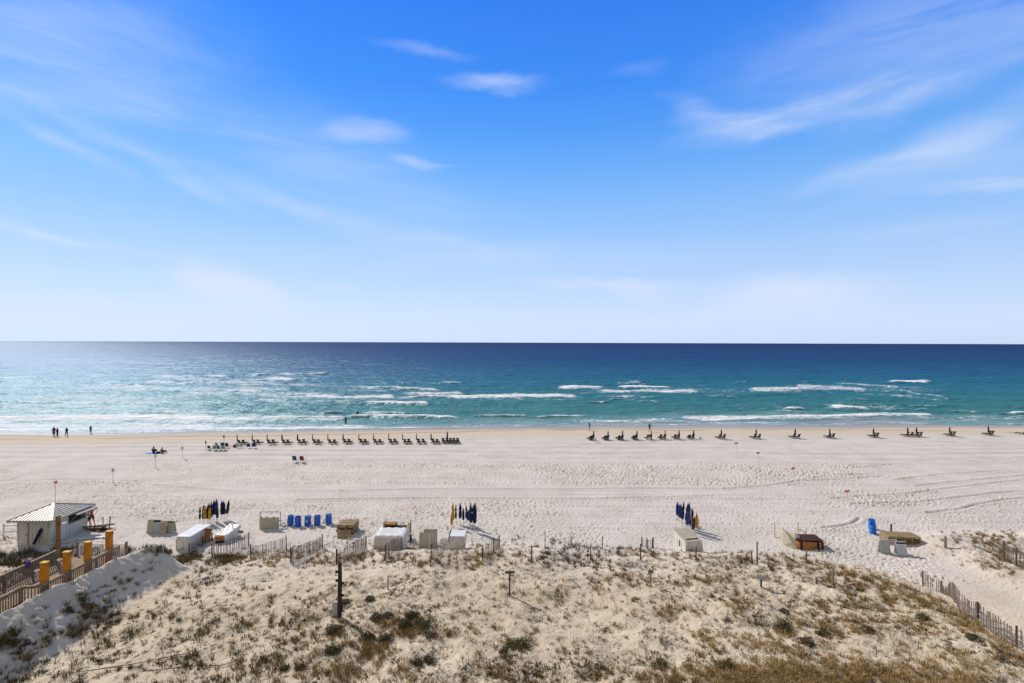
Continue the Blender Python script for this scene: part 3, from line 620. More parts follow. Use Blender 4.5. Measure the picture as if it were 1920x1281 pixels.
# ------------------------------------------------------------------ boxes and stacks of cushions
def slab(mb, a, b, c, d, th=.03):       # a plate through four corners with thickness
    P = [Vector(q) for q in (a, b, c, d)]; n = (P[1]-P[0]).cross(P[3]-P[0]).normalized()*th
    mb.add(P+[p+n for p in P], [(3, 2, 1, 0), (4, 5, 6, 7), (0, 1, 5, 4), (1, 2, 6, 5), (2, 3, 7, 6), (3, 0, 4, 7)]); return mb
def storage_box(loc, w, d, h, hb, label, rz=0, top='tarp', wall='white', lid_over=.08, name='storage_box', cat='box', sag=False, group=None):
    t = thing(name, label, cat, loc, rz, group)
    b = MB(); b.add([(-w/2, 0, -.3), (w/2, 0, -.3), (w/2, d, -.3), (-w/2, d, -.3), (-w/2, 0, h), (w/2, 0, h), (w/2, d, hb), (-w/2, d, hb)], [(3, 2, 1, 0), (4, 5, 6, 7), (0, 1, 5, 4), (1, 2, 6, 5), (2, 3, 7, 6), (3, 0, 4, 7)])
    b.build('body', M[wall], t, .01)
    tr = MB()
    for x in (-w/2, w/2): tr.box((x*1.0+(.012 if x > 0 else -.012), -.012, h/2-.1), (.07, .07, h-.1))
    tr.build('corner_trim', M[wall], t)
    hg = MB()
    for x in (-w*.3, w*.3): hg.box((x, -.03, h-.16), (.10, .03, .16))
    hg.build('hinge', M['steel'], t)
    bt_ = MB(); nb = max(2, int(w/.45))
    for k in range(1, nb): bt_.box((-w/2+w*k/nb, -.010, h/2-.12), (.012, .024, h-.2))
    nb = max(2, int(d/.6))
    for x in (-w/2, w/2):
        for k in range(1, nb): bt_.box((x, d*k/nb, h/2-.12), (.024, .03, h-.2))
    bt_.build('batten', M['beige'], t)
    if sag:
        n = 14; m_ = MB(); o = lid_over
        for j in range(n+1):
            for i in range(n+1):
                x = -w/2-o+(w+2*o)*i/n; y = -o*.7+(d+o*1.4)*j/n; z = h+(hb-h)*j/n + .05 - .09*math.sin(math.pi*i/n)*math.sin(math.pi*j/n) + .035*math.sin(i*1.7+j*.9)+.02*math.sin(i*3.1-j*2)
                if j == 0: z -= .20 + .05*math.sin(i*1.9)
                if i in (0, n): z -= .18+.04*math.sin(j*2)
                m_.v.append((x, y, z))
        m_.f = [[j*(n+1)+i, j*(n+1)+i+1, (j+1)*(n+1)+i+1, (j+1)*(n+1)+i] for j in range(n) for i in range(n)]
        ob = m_.build('cover', M[top], t, smoothf=True); q = ob.modifiers.new('thick', 'SOLIDIFY'); q.thickness = .012; q.offset = 1
    else:
        o = lid_over; l = MB(); slab(l, (-w/2-o, -o, h+.005), (w/2+o, -o, h+.005), (w/2+o, d+o, hb+.005), (-w/2-o, d+o, hb+.005), .05); l.build('lid', M[top], t, .01)
    return t
def cushion_stack(loc, w, d, n, label, rz=0, m1='cushion', m2='cushd', upright=False, hh=.14, group=None):
    t = thing('cushion_stack', label, 'cushions', loc, rz, group)
    for k in range(n):
        if upright: MB().box(((k-(n-1)/2)*w/n+rnd(-.01, .01), d/2+rnd(-.03, .03), .36+rnd(-.04, .04)), (w/n*.92, d, .74)).build('cushion', M[m1 if rnd(0, 1) < .72 else m2], t, .03)
        else: MB().box((rnd(-.04, .04), d/2+rnd(-.04, .04), (k+.5)*hh), (w, d, hh*.93)).build('cushion', M[m1 if k % 3 else m2], t, .03)
    return t
# left group, front right of the mound
p = g3(372, 1022); zb = p.z
p = Vector((-27.15, 42.4, hz(-27.1, 43)))
storage_box(p, 1.15, 2.7, 1.62-p.z, 1.66-p.z, 'long white storage box with bright sunlit lid beside the grassy mound', rz=R(-2), group=None, lid_over=.04)
q = g3(386.5, 1015); 
t = thing('leaning_board', 'orange-brown plywood sheet leaning on the long white box', 'board', q, R(-8)); MB().box((0, 0, .48), (.85, .04, 1.05), rot=(R(-14), 'X')).build('panel', M['ply'], t, .004); MB().box((0, .05, 1.02), (.9, .06, .08)).build('top_rail', M['cushd'], t)
sb = g3(413, 1017); storage_box(Vector((sb.x, sb.y, sb.z)), 1.0, 1.7, .55, .9, 'low white tarpaulin-covered box with brown end behind the leftmost slat fence', rz=R(-12), sag=True, lid_over=.1)
cushion_stack(g3(417, 1016.5)+Vector((0, -.25, 0)), .8, .3, 3, 'small brown cushion pile poking out of the tarpaulin-covered box', rz=R(20), hh=.2)
sign_post(435.5, 1006, 1.2, .1, .3, 'white', 'thin white post behind the leftmost slat fence', cat='post', pm='white', name='marker_post'); sign_post(451.5, 1020, 1.15, .45, .22, 'greent', 'olive signboard rising over the leftmost slat fence', pm='greywood')
# centre-left open box with cushions
bx = g3(728, 1032); storage_box(Vector((bx.x, bx.y+.2, bx.z-.2)), 2.35, 1.5, 1.25, 1.35, 'wide white open box with crumpled tarpaulin and brown cushions behind', rz=R(-1.5), sag=True, top='tarp', wall='white', lid_over=.06)
bq = g3(738, 1014.5); cushion_stack(bq+Vector((.15, .35, 0)), 2.0, .7, 7, 'long brown cushion pile behind the wide tarpaulin-covered box', hh=.15); cushion_stack(bq+Vector((-.45, .45, 1.05)), .95, .6, 2, 'two dark cushions lying on the left end of the long brown pile', hh=.14)
t = thing('backboard', 'white slanted board at the left end of the long brown cushion pile', 'board', bq+Vector((-1.05, .2, 0))); slab(MB(), (0, 0, 0), (0, 1.0, 0), (0, .8, 1.6), (0, .3, 1.45), .05).build('panel', M['tarp'], t, .01)
t = thing('canvas_cover', 'cream canvas bunched over the right end of the long cushion pile', 'canvas', bq+Vector((1.28, .1, 0)))
m_ = MB()
for j in range(7):
    for i in range(9):
        a = 2*math.pi*i/8; r_ = .26*(1-.09*j)*(1+.22*math.sin(i*2.3+j)); m_.v.append((r_*math.cos(a)*.8, r_*math.sin(a), j*.25))
m_.f = [[j*9+i, j*9+i+1, (j+1)*9+i+1, (j+1)*9+i] for j in range(6) for i in range(8)]; m_.build('drape', M['canvas'], t, smoothf=True)
MB().bar((.14, 0, 0), (.18, .05, 1.75), .07).build('support_post', M['greywood'], t)
# tangle of white poles right of it
t = thing('broken_frame', 'collapsed white pole frame on sand right of the open box', 'frame', g3(768, 1018), .3)
for a, b in (((-.4, 0, 0), (.3, .1, .75)), ((.3, .1, .75), (.6, -.3, 0)), ((-.5, -.5, .04), (1.0, -.2, .04)), ((.0, -.8, .04), (.9, .1, .05))): MB().bar(a, b, .05).build('pole', M['white'], t)
MB().box((.1, .05, .35), (.16, .12, .6)).build('dark_hinge', M['black'], t)
# beige leaning boards
bb = g3(803, 1026); t = thing('board_stack', 'two beige boards leaning together with a thin pale stake before them', 'boards', bb, R(3))
MB().box((-.05, .1, .52), (1.45, .05, 1.25), rot=(R(-20), 'X')).build('panel', M['beige'], t, .006); MB().box((.12, .55, .62), (1.15, .05, 1.3), rot=(R(-12), 'X')).build('panel', M['beige'], t, .006)
MB().box((.12, -.25, .5), (.05, .05, 1.15)).build('stake', M['white'], t)
bd = g3(857, 1032.5); storage_box(Vector((bd.x, bd.y, bd.z)), 1.12, 1.1, 1.05, 1.1, 'small white box with smooth white lid in front of the centre umbrellas', rz=R(-2), lid_over=.03)
for px, lb in ((845.5, 'left'), (869.5, 'right')):
    sign_post(px, 1017, 1.25, .06, .2, 'white', f'{lb} thin white post at the back of the small white box', cat='post', pm='white', name='marker_post', pw=.05)
t = thing('folded_umbrella', 'faded blue folded umbrella leaning left of the small white box', 'umbrella', g3(842, 1018), 0); t.rotation_euler = (0, R(8), 0)
MB().lathe([(.02, 0), (.08, .2), (.10, .7), (.05, 1.05), (.01, 1.15)], 12, fold=.15).build('canopy', M['chblue'], t, smoothf=True); MB().tube([(0, 0, -.1), (0, 0, 1.25)], .018, 6).build('pole', M['pole'], t)
# right box (house shaped) and stack with canvas
bh = g3(1300, 1035); t = storage_box(Vector((bh.x, bh.y-.1, bh.z-.3)), 1.4, 2.0, 1.12, 1.45, 'white box with sloping roof and slit window below the right umbrellas', rz=R(10), top='beige', wall='white', lid_over=.03)
MB().box((-.715, .95, .7), (.02, .14, .5)).build('slit_window', M['dark'], t)
MB().box((0, .30, 1.26), (1.0, .05, .05)).build('lid_handle', M['black'], t)
bk = g3(1521, 1031.5); cushion_stack(Vector((bk.x, bk.y, bk.z-.1)), 2.1, 1.6, 11, 'upright brown cushions packed in a long row beside cream canvas', rz=R(-4), upright=True)
t = thing('cushion_cover', 'dark maroon cover laid along the row of upright brown cushions', 'cover', Vector((bk.x, bk.y, bk.z+.66)), R(-4)); MB().box((0, .85, .06), (2.2, 1.5, .07)).build('sheet', M['cushd'], t, .03)
t = thing('canvas_cover', 'cream canvas folded back in a peak at the left of the upright cushions', 'canvas', g3(1491, 1027), R(8))
m_ = MB(); pk = [(-.75, .4, .1), (-.55, .7, 1.35), (-.15, .5, .95), (.15, .3, 1.15), (.45, .2, .95), (.6, -.1, .02), (-.1, -.3, .02), (-.35, .0, .5)]
m_.add([Vector(a) for a in pk], [(0, 1, 7), (1, 2, 7), (2, 3, 6, 7), (3, 4, 5, 6), (0, 7, 6)]); m_.add([Vector((a[0]*.7+.1, a[1]+.5, a[2]*.8)) for a in pk], [(0, 1, 7), (1, 2, 7), (2, 3, 6, 7), (3, 4, 5, 6), (0, 7, 6)])
ob = m_.build('drape', M['canvas'], t); sm = ob.modifiers.new('thick', 'SOLIDIFY'); sm.thickness = .05
for (x1, y1, x2, y2, h1, h2, lb) in ((1452, 1007, 1468, 1015.5, 1.35, 1.25, 'left'), (1495.5, 1008, 1511, 1012, 1.35, 1.1, 'right')):
    a = g3(x1, y1); b = g3(x2, y2); t = thing('hitching_frame', f'{lb} pale H-shaped timber frame behind the canvas and cushions', 'frame', a, 0); d = b-a
    MB().box((0, 0, h1/2-.15), (.09, .09, h1+.3)).build('post', M['canvas'], t); MB().box((d.x, d.y, d.z+h2/2-.15), (.09, .09, h2+.3)).build('post', M['canvas'], t)
    MB().bar((.05, 0, h1*.55), (d.x-.05, d.y, d.z+h2*.6), .06, .1).build('rail', M['canvas'], t)
for px, py, h in ((1530, 1014, .9), (1547, 1029, .9)): sign_post(px, py, h, .07, .15, 'canvas', f'{"upper" if px == 1530 else "lower"} short pale stake at the right end of the upright cushions', cat='post', pm='canvas', name='marker_post')
# ------------------------------------------------------------------ A-frame signboards
def aframe(px, py, w, h, m, label, rz=0, header=None, lines=None, back=None, group='standing signboards'):
    t = thing('sandwich_board', label, 'signboard', g3(px, py), rz, group); a = R(11)
    MB().box((0, math.sin(a)*h/2, h/2), (w, .03, h), rot=(-a, 'X')).build('front_panel', M[m], t, .006)
    MB().box((0, math.sin(a)*h*1.5+.05, h/2), (w, .03, h), rot=(a, 'X')).build('back_panel', M[back or 'white'], t, .006)
    off = -.022
    if header: MB().box((0, math.sin(a)*h*.90+off, h*.89), (w*.96, .012, h*.12), rot=(-a, 'X')).build('header_band', M[header], t)
    if lines:
        l = MB()
        for k in range(4): l.box((rnd(-.03, .03), math.sin(a)*h*(.72-k*.14)+off, h*(.72-k*.14)), (w*rnd(.5, .8), .010, h*.035), rot=(-a, 'X'))
        l.build('printed_lines', M[lines], t)
    return t
aframe(1661.5, 1039, .82, 1.1, 'greyb', 'plain grey signboard at the left of the pale banner by the pallets', rz=.05); aframe(1692, 1041.5, .78, 1.05, 'sign', 'white signboard with dark header standing before the tan pallets', rz=-.1, header='navy', lines='greyb')
bn = g3(1676, 1038); t = thing('banner', 'faded red and white banner strung between two signboards', 'banner', bn+Vector((0, .35, 0))); MB().box((0, 0, .78), (.95, .015, .5)).build('cloth', M['sign'], t)
for k in range(3): MB().box((0, -.012, .92-k*.13), (.85, .01, .06)).build('red_stripe', M['redp'], t)
MB().bar((-.5, 0, -.1), (-.5, 0, 1.1), .04).build('pole', M['wood'], t); MB().bar((.5, 0, -.1), (.5, 0, 1.1), .04).build('pole', M['wood'], t)
aframe(281, 1001, .62, 1.2, 'beige', 'plain grey-beige signboard, leftmost of four behind the grassy mound', rz=.05, back='greyb'); aframe(292.5, 1001, .66, 1.2, 'greyb', 'grey signboard with black header behind the grassy mound', rz=0, header='black', lines='sign')
aframe(304, 1002, .6, 1.15, 'beige', 'beige signboard with a dark red panel behind the grassy mound', rz=0, header=None, lines='redp'); aframe(317, 1000, .75, 1.05, 'beige', 'brownish signboard, rightmost of four behind the grassy mound', rz=-.1, header='brownsign')
# wavy topped board
wb = g3(504.5, 992.5); t = thing('wavy_board', 'beige board with wavy top edge standing left of the drums', 'board', wb, R(2))
n = 40; fr = []; w_ = 1.75
tops = [(.98+.17*abs(math.cos(math.pi*(i/n*3-.15)))**.8) for i in range(n+1)]
m_ = MB(); m_.v = [(-w_/2+w_*i/n, y, z) for y in (0, .06) for i in range(n+1) for z in (-.05, tops[i])]
q = 2*(n+1)
for i in range(n): m_.f += [[2*i, 2*i+2, 2*i+3, 2*i+1], [q+2*i+1, q+2*i+3, q+2*i+2, q+2*i], [2*i+1, 2*i+3, q+2*i+3, q+2*i+1]]
m_.f += [[1, q+1, q, 0], [2*n, q+2*n, q+2*n+1, 2*n+1]]; m_.build('panel', M['beige'], t)
lf = g3(526, 985); t = thing('light_frame', 'thin blue-grey pipe goal frame behind the wavy board', 'frame', lf)
for a, b in (((0, 0, -.1), (0, 0, 1.25)), ((0, 0, 1.25), (-1.9, 0, 1.25)), ((-1.9, 0, 1.25), (-1.9, 0, -.1))): MB().bar(a, b, .045).build('pipe', M['lilac'], t)
t = thing('tripod_stool', 'collapsed blue folding stool between wavy board and drums', 'stool', g3(531, 989.5))
for a, b in (((-.5, -.1, 0), (0, 0, .5)), ((0, 0, .5), (.55, -.15, 0)), ((-.3, .1, .12), (.4, -.05, .2)), ((-.3, -.2, .25), (.2, .1, .05))): MB().bar(a, b, .04).build('leg', M['chblue'], t)
MB().box((-.35, .05, .62), (.35, .3, .04)).build('seat', M['redp'], t)
# ------------------------------------------------------------------ umbrella clusters
CG = 'closed umbrellas bunched by the white boxes'
A = [(374.5, 983, 'n', 150), (381, 984, 'n', 135), (384.5, 984, 'y', 135), (389, 983, 'n', 140), (393, 984, 'y', 150), (391.5, 980, 'b', 115), (397, 981, 'n', 100), (401, 977, 'n', 88), (406.5, 978, 'b', 78), (407.5, 981, 'n', 140), (416, 976, 'n', 90), (420.5, 975, 'n', 95), (424.5, 973.5, 'n', 82)]
names_a = ['lone navy umbrella at the left end', 'navy umbrella just left of a golden one', 'golden umbrella half hidden among navy ones', 'navy umbrella between the two golden ones', 'golden umbrella in front', 'royal navy umbrella behind the front golden one', 'navy umbrella at the back centre', 'navy umbrella in the crowded middle', 'tallest umbrella', 'low navy umbrella before the tallest', 'navy umbrella, left of the last three', 'navy umbrella, middle of the last three', 'leaning navy umbrella at the right end']
for (px, py, k, top), nm in zip(A, names_a):
    b = g3(px, py); h = htop(px, 920+top/4.8, b); um_at(k, px, py, f'{nm} of the left umbrella cluster', h, (rnd(-.02, .02), .16 if px > 424 else rnd(-.03, .05)), CG)
B = [(846.5, 994, 'y', 275), (850, 988, 'y', 95), (855, 983, 'n', 130), (862.5, 984, 'n', 95), (869, 985, 'n', 185), (874, 982, 'n', 130), (877.5, 985, 'b', 210), (881, 988, 'n', 160), (883, 996, 'n', 80), (887, 990, 'n', 125), (889.5, 997, 'n', 92)]
names_b = ['low golden umbrella at the front left', 'tall golden umbrella with a dark side', 'thin navy umbrella next to the golden ones', 'wide navy umbrella standing free', 'short navy umbrella in the gap', 'thin navy umbrella right of the gap', 'royal navy umbrella tucked behind', 'navy umbrella behind the tallest', 'tallest navy umbrella', 'navy umbrella wedged between the last two', 'navy umbrella with pale marks at the right end']
for (px, py, k, top), nm in zip(B, names_b):
    b = g3(px, py); h = htop(px, 935+top/10.25, b); um_at(k, px, py, f'{nm} of the centre umbrella cluster', h, (rnd(-.02, .02), -.05 if px < 851 and px > 847 else rnd(-.02, .03)), CG)
C = [(1270, 977, 'b', 120), (1274, 981, 'b', 195), (1278.5, 984, 'b', 190), (1279, 988, 'n', 135), (1284.5, 990, 'n', 165), (1287, 994, 'b', 335), (1288, 991, 'b', 150), (1292, 996, 'b', 260), (1295.5, 998, 'n', 270), (1298, 1003, 'n', 455), (1300, 999, 'y', 305), (1303.5, 1000, 'y', 380), (1306, 1001, 'y', 430)]
names_c = ['royal navy umbrella at the far left end', 'second royal navy umbrella from the left end', 'short royal navy umbrella near the left end', 'thin dark umbrella in the left half', 'dark navy umbrella left of the middle', 'low royal navy umbrella in front of the middle', 'tall slate-topped umbrella in the middle', 'royal navy umbrella right of the middle', 'dark navy umbrella beside the golden ones', 'lowest dark umbrella in front of the golden ones', 'golden umbrella with a dark tip', 'middle golden umbrella', 'golden umbrella at the right end']
for (px, py, k, top), nm in zip(C, names_c):
    b = g3(px, py); h = htop(px, 930+top/11.65, b); um_at(k, px, py, f'{nm} of the right umbrella cluster', h, (rnd(-.02, .02), -.09+rnd(-.02, .02)), CG)
# ------------------------------------------------------------------ sand fences
def sand_fence(pts, hl, label, gap=.118, lean=0.0, posts=None, group='slatted sand fences', drop=0.0, w=.038):
    P = [g3(*q) for q in pts]; o = P[0]; t = thing('sand_fence', label, 'fence', o, 0, group); pk = MB(); wr = MB(); wl = []
    acc = 0; tot = sum((b-a).length for a, b in zip(P[:-1], P[1:]))
    for si, (a, b) in enumerate(zip(P[:-1], P[1:])):
        L = (b-a).length; n = max(2, int(L/gap)); dr = (b-a).normalized(); perp = Vector((-dr.y, dr.x, 0)); prev = None; ang = math.atan2(dr.y, dr.x); rt = Matrix.Rotation(ang, 4, 'Z')
        for i in range(n):
            u = (i+.5)/n; p = a.lerp(b, u); p.z = hz(p.x, p.y); sagz = .10*math.sin(u*math.pi*1.0)*-1; q = p-o
            tl = lean+rnd(-.03, .03); tl2 = rnd(-.05, .05)
            if rnd(0, 1) < .04: continue
            h = hl*(1+rnd(-.04, .04)); bt = q+Vector((0, 0, -.15)); tp = q+Vector((0, 0, h+sagz))+dr*(tl2+lean*.3)*h+perp*tl*h
            c = (bt+tp)/2; dd = tp-bt; mx = dd.to_track_quat('Z', 'Y').to_matrix().to_4x4(); mx = Matrix.Translation(c) @ mx
            # keep the flat side along the fence
            zax = dd.normalized(); xax = (dr-zax*dr.dot(zax)).normalized(); yax = zax.cross(xax); mm = Matrix((xax, yax, zax)).transposed().to_4x4(); mm.translation = c
            pk.box((0, 0, 0), (w, .018, dd.length), mm)
            for fz in (.25, .5, .78):
                pt = q+Vector((0, 0, (h+sagz)*fz))
                if prev: pass
            cur = [q+Vector((0, 0, (h+sagz)*fz)) for fz in (.22, .5, .8)]
            wl.append(cur)
    for k in range(3): wr.tube([c[k] for c in wl], .008, 5)
    pk.build('pickets', M['picket'], t); wr.build('wire', M['steel'], t)
    for j, p in enumerate(P):
        if posts and j not in posts: continue
        MB().box(((p-o).x, (p-o).y-.04, (p-o).z+hl*.5-.05), (.065, .065, hl+.2), rot=(rnd(-.04, .04), 'Y')).build('post', M['darkwood'], t)
    return t
sand_fence([(398, 1047), (431, 1036), (467, 1024)], 1.12, 'slatted sand fence below the low tarpaulin box, leftmost of the short runs', posts=(0, 2))
sand_fence([(470, 1048), (505, 1041), (537, 1030)], 1.12, 'slatted sand fence with open beach behind, second of the short runs', posts=(0, 2))
sand_fence([(545.5, 1056), (577, 1044), (604.7, 1027.5)], 1.12, 'slatted sand fence rising steeply left of the tall pole', posts=(0, 2), lean=.05)
sand_fence([(631, 1058), (660, 1044), (686.7, 1031)], 1.1, 'slatted sand fence directly behind the tall dark pole', gap=.115, posts=(0, 2))
sand_fence([(722, 1052), (757.6, 1030.7)], 1.1, 'slatted sand fence running in front of the wide open white box')
sand_fence([(808.6, 1049.5), (844, 1033)], 1.05, 'slatted sand fence in front of the beige boards', gap=.17)
sand_fence([(904.3, 1051), (925, 1036), (936.8, 1027)], 1.0, 'pale slatted sand fence with a bent end right of centre', gap=.16)
sand_fence([(1203, 1024), (1213, 1027), (1223, 1028)], .75, 'short half-buried sand fence left of the sloping white box', gap=.2)
sand_fence([(1729.5, 1101), (1765, 1121), (1798, 1144), (1832.5, 1169), (1870, 1193), (1905, 1217), (1960, 1256), (2010, 1292)], 1.12, 'long slatted sand fence running down the right side of the dune', gap=.14, lean=0, w=.06, posts=(0, 1, 3, 5, 7))
sand_fence([(1882, 1048), (1905, 1061), (1935, 1075)], 1.3, 'slatted sand fence at the right edge on the grassy far dune', gap=.10)
sand_fence([(355, 1036), (380, 1022), (398, 1014)], .7, 'half-buried slats in the shrubs below the long white box', gap=.15)
# ------------------------------------------------------------------ single posts
def post(px, py, ytop, label, w=.07, m='darkwood', tilt=0.0, board=None, group='stakes on the dune'):
    b = g3(px, py); h = htop(px, ytop, b); t = thing('wooden_stake', label, 'post', b, rnd(-.3, .3), group); t.rotation_euler = (0, tilt, t.rotation_euler[2])
    MB().box((0, 0, h/2-.15), (w, w, h+.3)).build('post', M[m], t, .006)
    if board: MB().box((board[3] if len(board) > 3 else 0, -w/2-.02, h-board[1]/2), (board[0], .03, board[1])).build('board', M[board[2]], t, .005)
    return t
post(997, 1053, 1026, 'dark stake at the left end of the reddish shrub bank'); post(1022, 1027, 996, 'tall thin stake on open sand left of another', .06, 'greywood'); post(1068.5, 1025, 997, 'thin pale stake with a lean on open sand', .05, 'beige', .05); post(1072, 1025, 1006, 'short dark stake right beside a thin pale one', .06)
post(1107.5, 1048, 1023, 'dark stake rising from the reddish shrub bank'); post(1129.5, 1030, 1005, 'dark stake at the right end of the reddish shrub bank', .06); post(1201, 1051, 1020, 'dark stake below the half-buried short fence'); post(1224.5, 1028, 1007, 'dark stake closing the half-buried short fence', .09)
post(1305, 1051, 1026, 'dark stake in front of the sloping white box'); post(1419.5, 1060, 1016, 'tall dark stake in the golden grass, back one of two', .07); post(1410.5, 1060, 1034, 'shorter dark stake in the golden grass, front one of two', .07, tilt=-.06); post(1513, 1055, 1034, 'dark leaning stake below the upright brown cushions', .06, tilt=-.08)
post(727.5, 1107, 1081, 'short thin stake on bare sand right of the tall pole', .07, 'greywood'); post(955.5, 1116, 1070, 'T-shaped stake with a dark brown board on top', .09, 'darkwood', 0, (.58, .16, 'brownsign')); post(1220, 1100, 1068, 'stake with a small olive round-topped board', .08, 'greywood', 0, (.34, .2, 'greent'))
post(1427, 1101, 1078, 'stake with a pale grey rectangular board in the golden grass', .09, 'darkwood', 0, (.62, .26, 'greyb')); post(1561.5, 1098, 1068, 'plain stake alone on the right half of the dune', .10, 'greywood'); post(1772.5, 1027, 1006, 'stout brown stake right of the tan pallets', .14, 'greywood'); post(1727, 1083, 1074, 'small stake tip at the top of the long right fence', .05)
post(205, 992, 968, 'thin leaning pole with a crossbar near the orange columns', .06, 'darkwood', .1, (.3, .05, 'darkwood'), 'poles beside the hut'); post(193, 984, 970, 'short thin pole with a crossbar right of the hut', .05, 'darkwood', 0, (.25, .05, 'darkwood'), 'poles beside the hut')
# tall pole in the dune
b = g3(636.5, 1157); h = htop(636, 1055, b); t = thing('tall_pole', 'tall dark weathered timber pole with small brackets standing in the dune', 'pole', b)
MB().tube([(0, 0, -.4), (0, 0, h*.5), (.02, 0, h)], [.125, .11, .10], 10).build('pole', M['darkwood'], t, smoothf=True)
MB().tube([(.12, -.02, .1), (.12, -.02, h*.85)], .024, 6).build('conduit', M['darkwood'], t)
for z, s_ in ((h*.83, -1), (h*.67, -1), (h*.40, 1), (h*.62, 1)): MB().box((s_*.15, 0, z), (.16, .10, .12)).build('bracket', M['black'], t, .01)
MB().box((-.26, .1, .42), (.30, .22, .8)).build('utility_box', M['greyb'], t, .015); MB().box((.13, -.04, .5), (.12, .12, .3)).build('junction_box', M['dark'], t, .01)
# ------------------------------------------------------------------ beach hut
gz = hz(-40.3, 43.2) - .05; X0, X1, Y0, Y1 = -41.7, -38.95, 43.3, 47.0
hut = thing('beach_hut', 'small cream beach hut with low hipped metal roof and propped service hatch', 'hut', (X0, Y0, gz)); W = X1-X0; Dp = Y1-Y0; hw = 2.75-gz
def wallbox(c, d): return MB().box(c, d)
wb_ = MB(); wb_.box((W/2, .05, hw/2), (W, .1, hw)); wb_.box((W/2, Dp-.05, hw/2), (W, .1, hw)); wb_.box((.05, Dp/2, hw/2), (.1, Dp-.2, hw))
wy0, wy1, wz0, wz1 = 1.75, 3.55, 1.75-gz, 2.52-gz
wb_.box((W-.05, (.1+wy0)/2, hw/2), (.1, wy0-.1, hw)); wb_.box((W-.05, (wy1+Dp-.1)/2, hw/2), (.1, Dp-.1-wy1, hw)); wb_.box((W-.05, (wy0+wy1)/2, wz0/2), (.1, wy1-wy0, wz0)); wb_.box((W-.05, (wy0+wy1)/2, (wz1+hw)/2), (.1, wy1-wy0, hw-wz1))
wb_.build('wall', M['cream'], hut); MB().box((W/2, Dp/2, .06), (W-.22, Dp-.22, .08)).build('floor', M['wood'], hut)
MB().box((W/2, Dp/2, -.2), (W+.1, Dp+.1, .44)).build('plinth', M['greywood'], hut)
cw = MB(); cw.box((W+.10, (wy0+wy1)/2, wz0-.02), (.34, wy1-wy0+.1, .05)); cw.build('counter', M['white'], hut)
MB().box((W-.5, (wy0+wy1)/2, wz0+.15), (.3, 1.4, .5)).build('shelf', M['darkwood'], hut)
tr = MB()
for x, y in ((.03, -.02), (W-.03, -.02), (W+.02, .04), (W+.02, Dp-.04)): tr.box((x, y, hw/2-.01), (.1 if y < 0 else .05, .05 if y < 0 else .1, hw-.03))
tr.build('corner_trim', M['white'], hut)
dr = MB().box((.48, -.025, .98), (.72, .05, 1.92)).build('door', M['cream'], hut); MB().box((.78, -.07, .95), (.12, .05, .06)).build('handle', M['black'], dr)
fr = MB(); fr.box((.09, -.035, 1.0), (.06, .07, 2.04)); fr.box((.87, -.035, 1.0), (.06, .07, 2.04)); fr.box((.48, -.035, 2.0), (.72, .07, .06)); fr.build('door_frame', M['beige'], hut)
# hipped roof with standing seams
ex0, ex1, ey0, ey1, ez = -.55, W+.45, -.42, Dp+.42, hw+.0; ap = Vector((W/2-.05, Dp/2, ez+.78))
cn = [Vector(c) for c in ((ex0, ey0, ez), (ex1, ey0, ez), (ex1, ey1, ez), (ex0, ey1, ez))]
rf = MB(); rf.add(cn+[ap]+[c-Vector((0, 0, .09)) for c in cn], [(0, 1, 4), (1, 2, 4), (2, 3, 4), (3, 0, 4), (0, 5, 6, 1), (1, 6, 7, 2), (2, 7, 8, 3), (3, 8, 5, 0), (8, 7, 6, 5)]); roof = rf.build('roof', M['roof'], hut)
sm_ = MB()
for a, b in ((0, 1), (1, 2), (2, 3), (3, 0)):
    L = (cn[b]-cn[a]).length; k = int(L/.26)
    for i in range(1, k):
        u = i/k; e = cn[a].lerp(cn[b], u); mid = (cn[a]+cn[b])/2
        # seam runs straight up the slope until it meets a hip
        f = 1-abs(2*u-1); tgt_ = e+(ap-mid)*(f*.985); 
        e2 = e.copy(); up = Vector((0, 0, .02)); sm_.bar(e2+up, tgt_+up, .016, .03)
sm_.build('seams', M['seam'], roof)
hp = MB()
for c in cn: hp.bar(c+Vector((0, 0, .03)), ap+Vector((0, 0, .03)), .10 if c is not cn[1] else .22, .03)
hp.build('hip_caps', M['white'], roof)
ft = MB()
for a, b in ((0, 1), (1, 2), (2, 3), (3, 0)): ft.bar(cn[a]-Vector((0, 0, .07)), cn[b]-Vector((0, 0, .07)), .05, .16)
ft.build('fascia', M['seam'], roof)
aw = MB(); slab(aw, (W+.03, wy0-.1, wz1+.1), (W+.85, wy0-.1, wz1+.02), (W+.85, wy1+.1, wz1+.02), (W+.03, wy1+.1, wz1+.1), .05); awn = aw.build('hatch', M['awn'], hut)
MB().bar((W+.87, wy0-.1, wz1+.05), (W+.87, wy1+.1, wz1+.05), .05, .12).build('hatch_edge', M['white'], awn)
st_ = MB()
for y in (wy0+.05, wy1-.05): st_.bar((W+.02, y, wz0+.05), (W+.80, y, wz1+.02), .03)
st_.build('prop', M['steel'], awn)
MB().box((W-.12, -.05, hw-.35), (.09, .07, .7)).build('downpipe', M['beige'], hut)
bj = MB()
for k in range(1, 9): bj.box((W*k/9, -.006, hw/2), (.012, .012, hw-.1))
for k in range(1, 12): bj.box((W+.004, Dp*k/12, wz0/2), (.010, .012, wz0-.05))
bj.build('board_joints', M['beige'], hut)
MB().box((W+.012, .9, .9), (.012, 1.1, 1.5)).build('painted_patch', M['white'], hut)
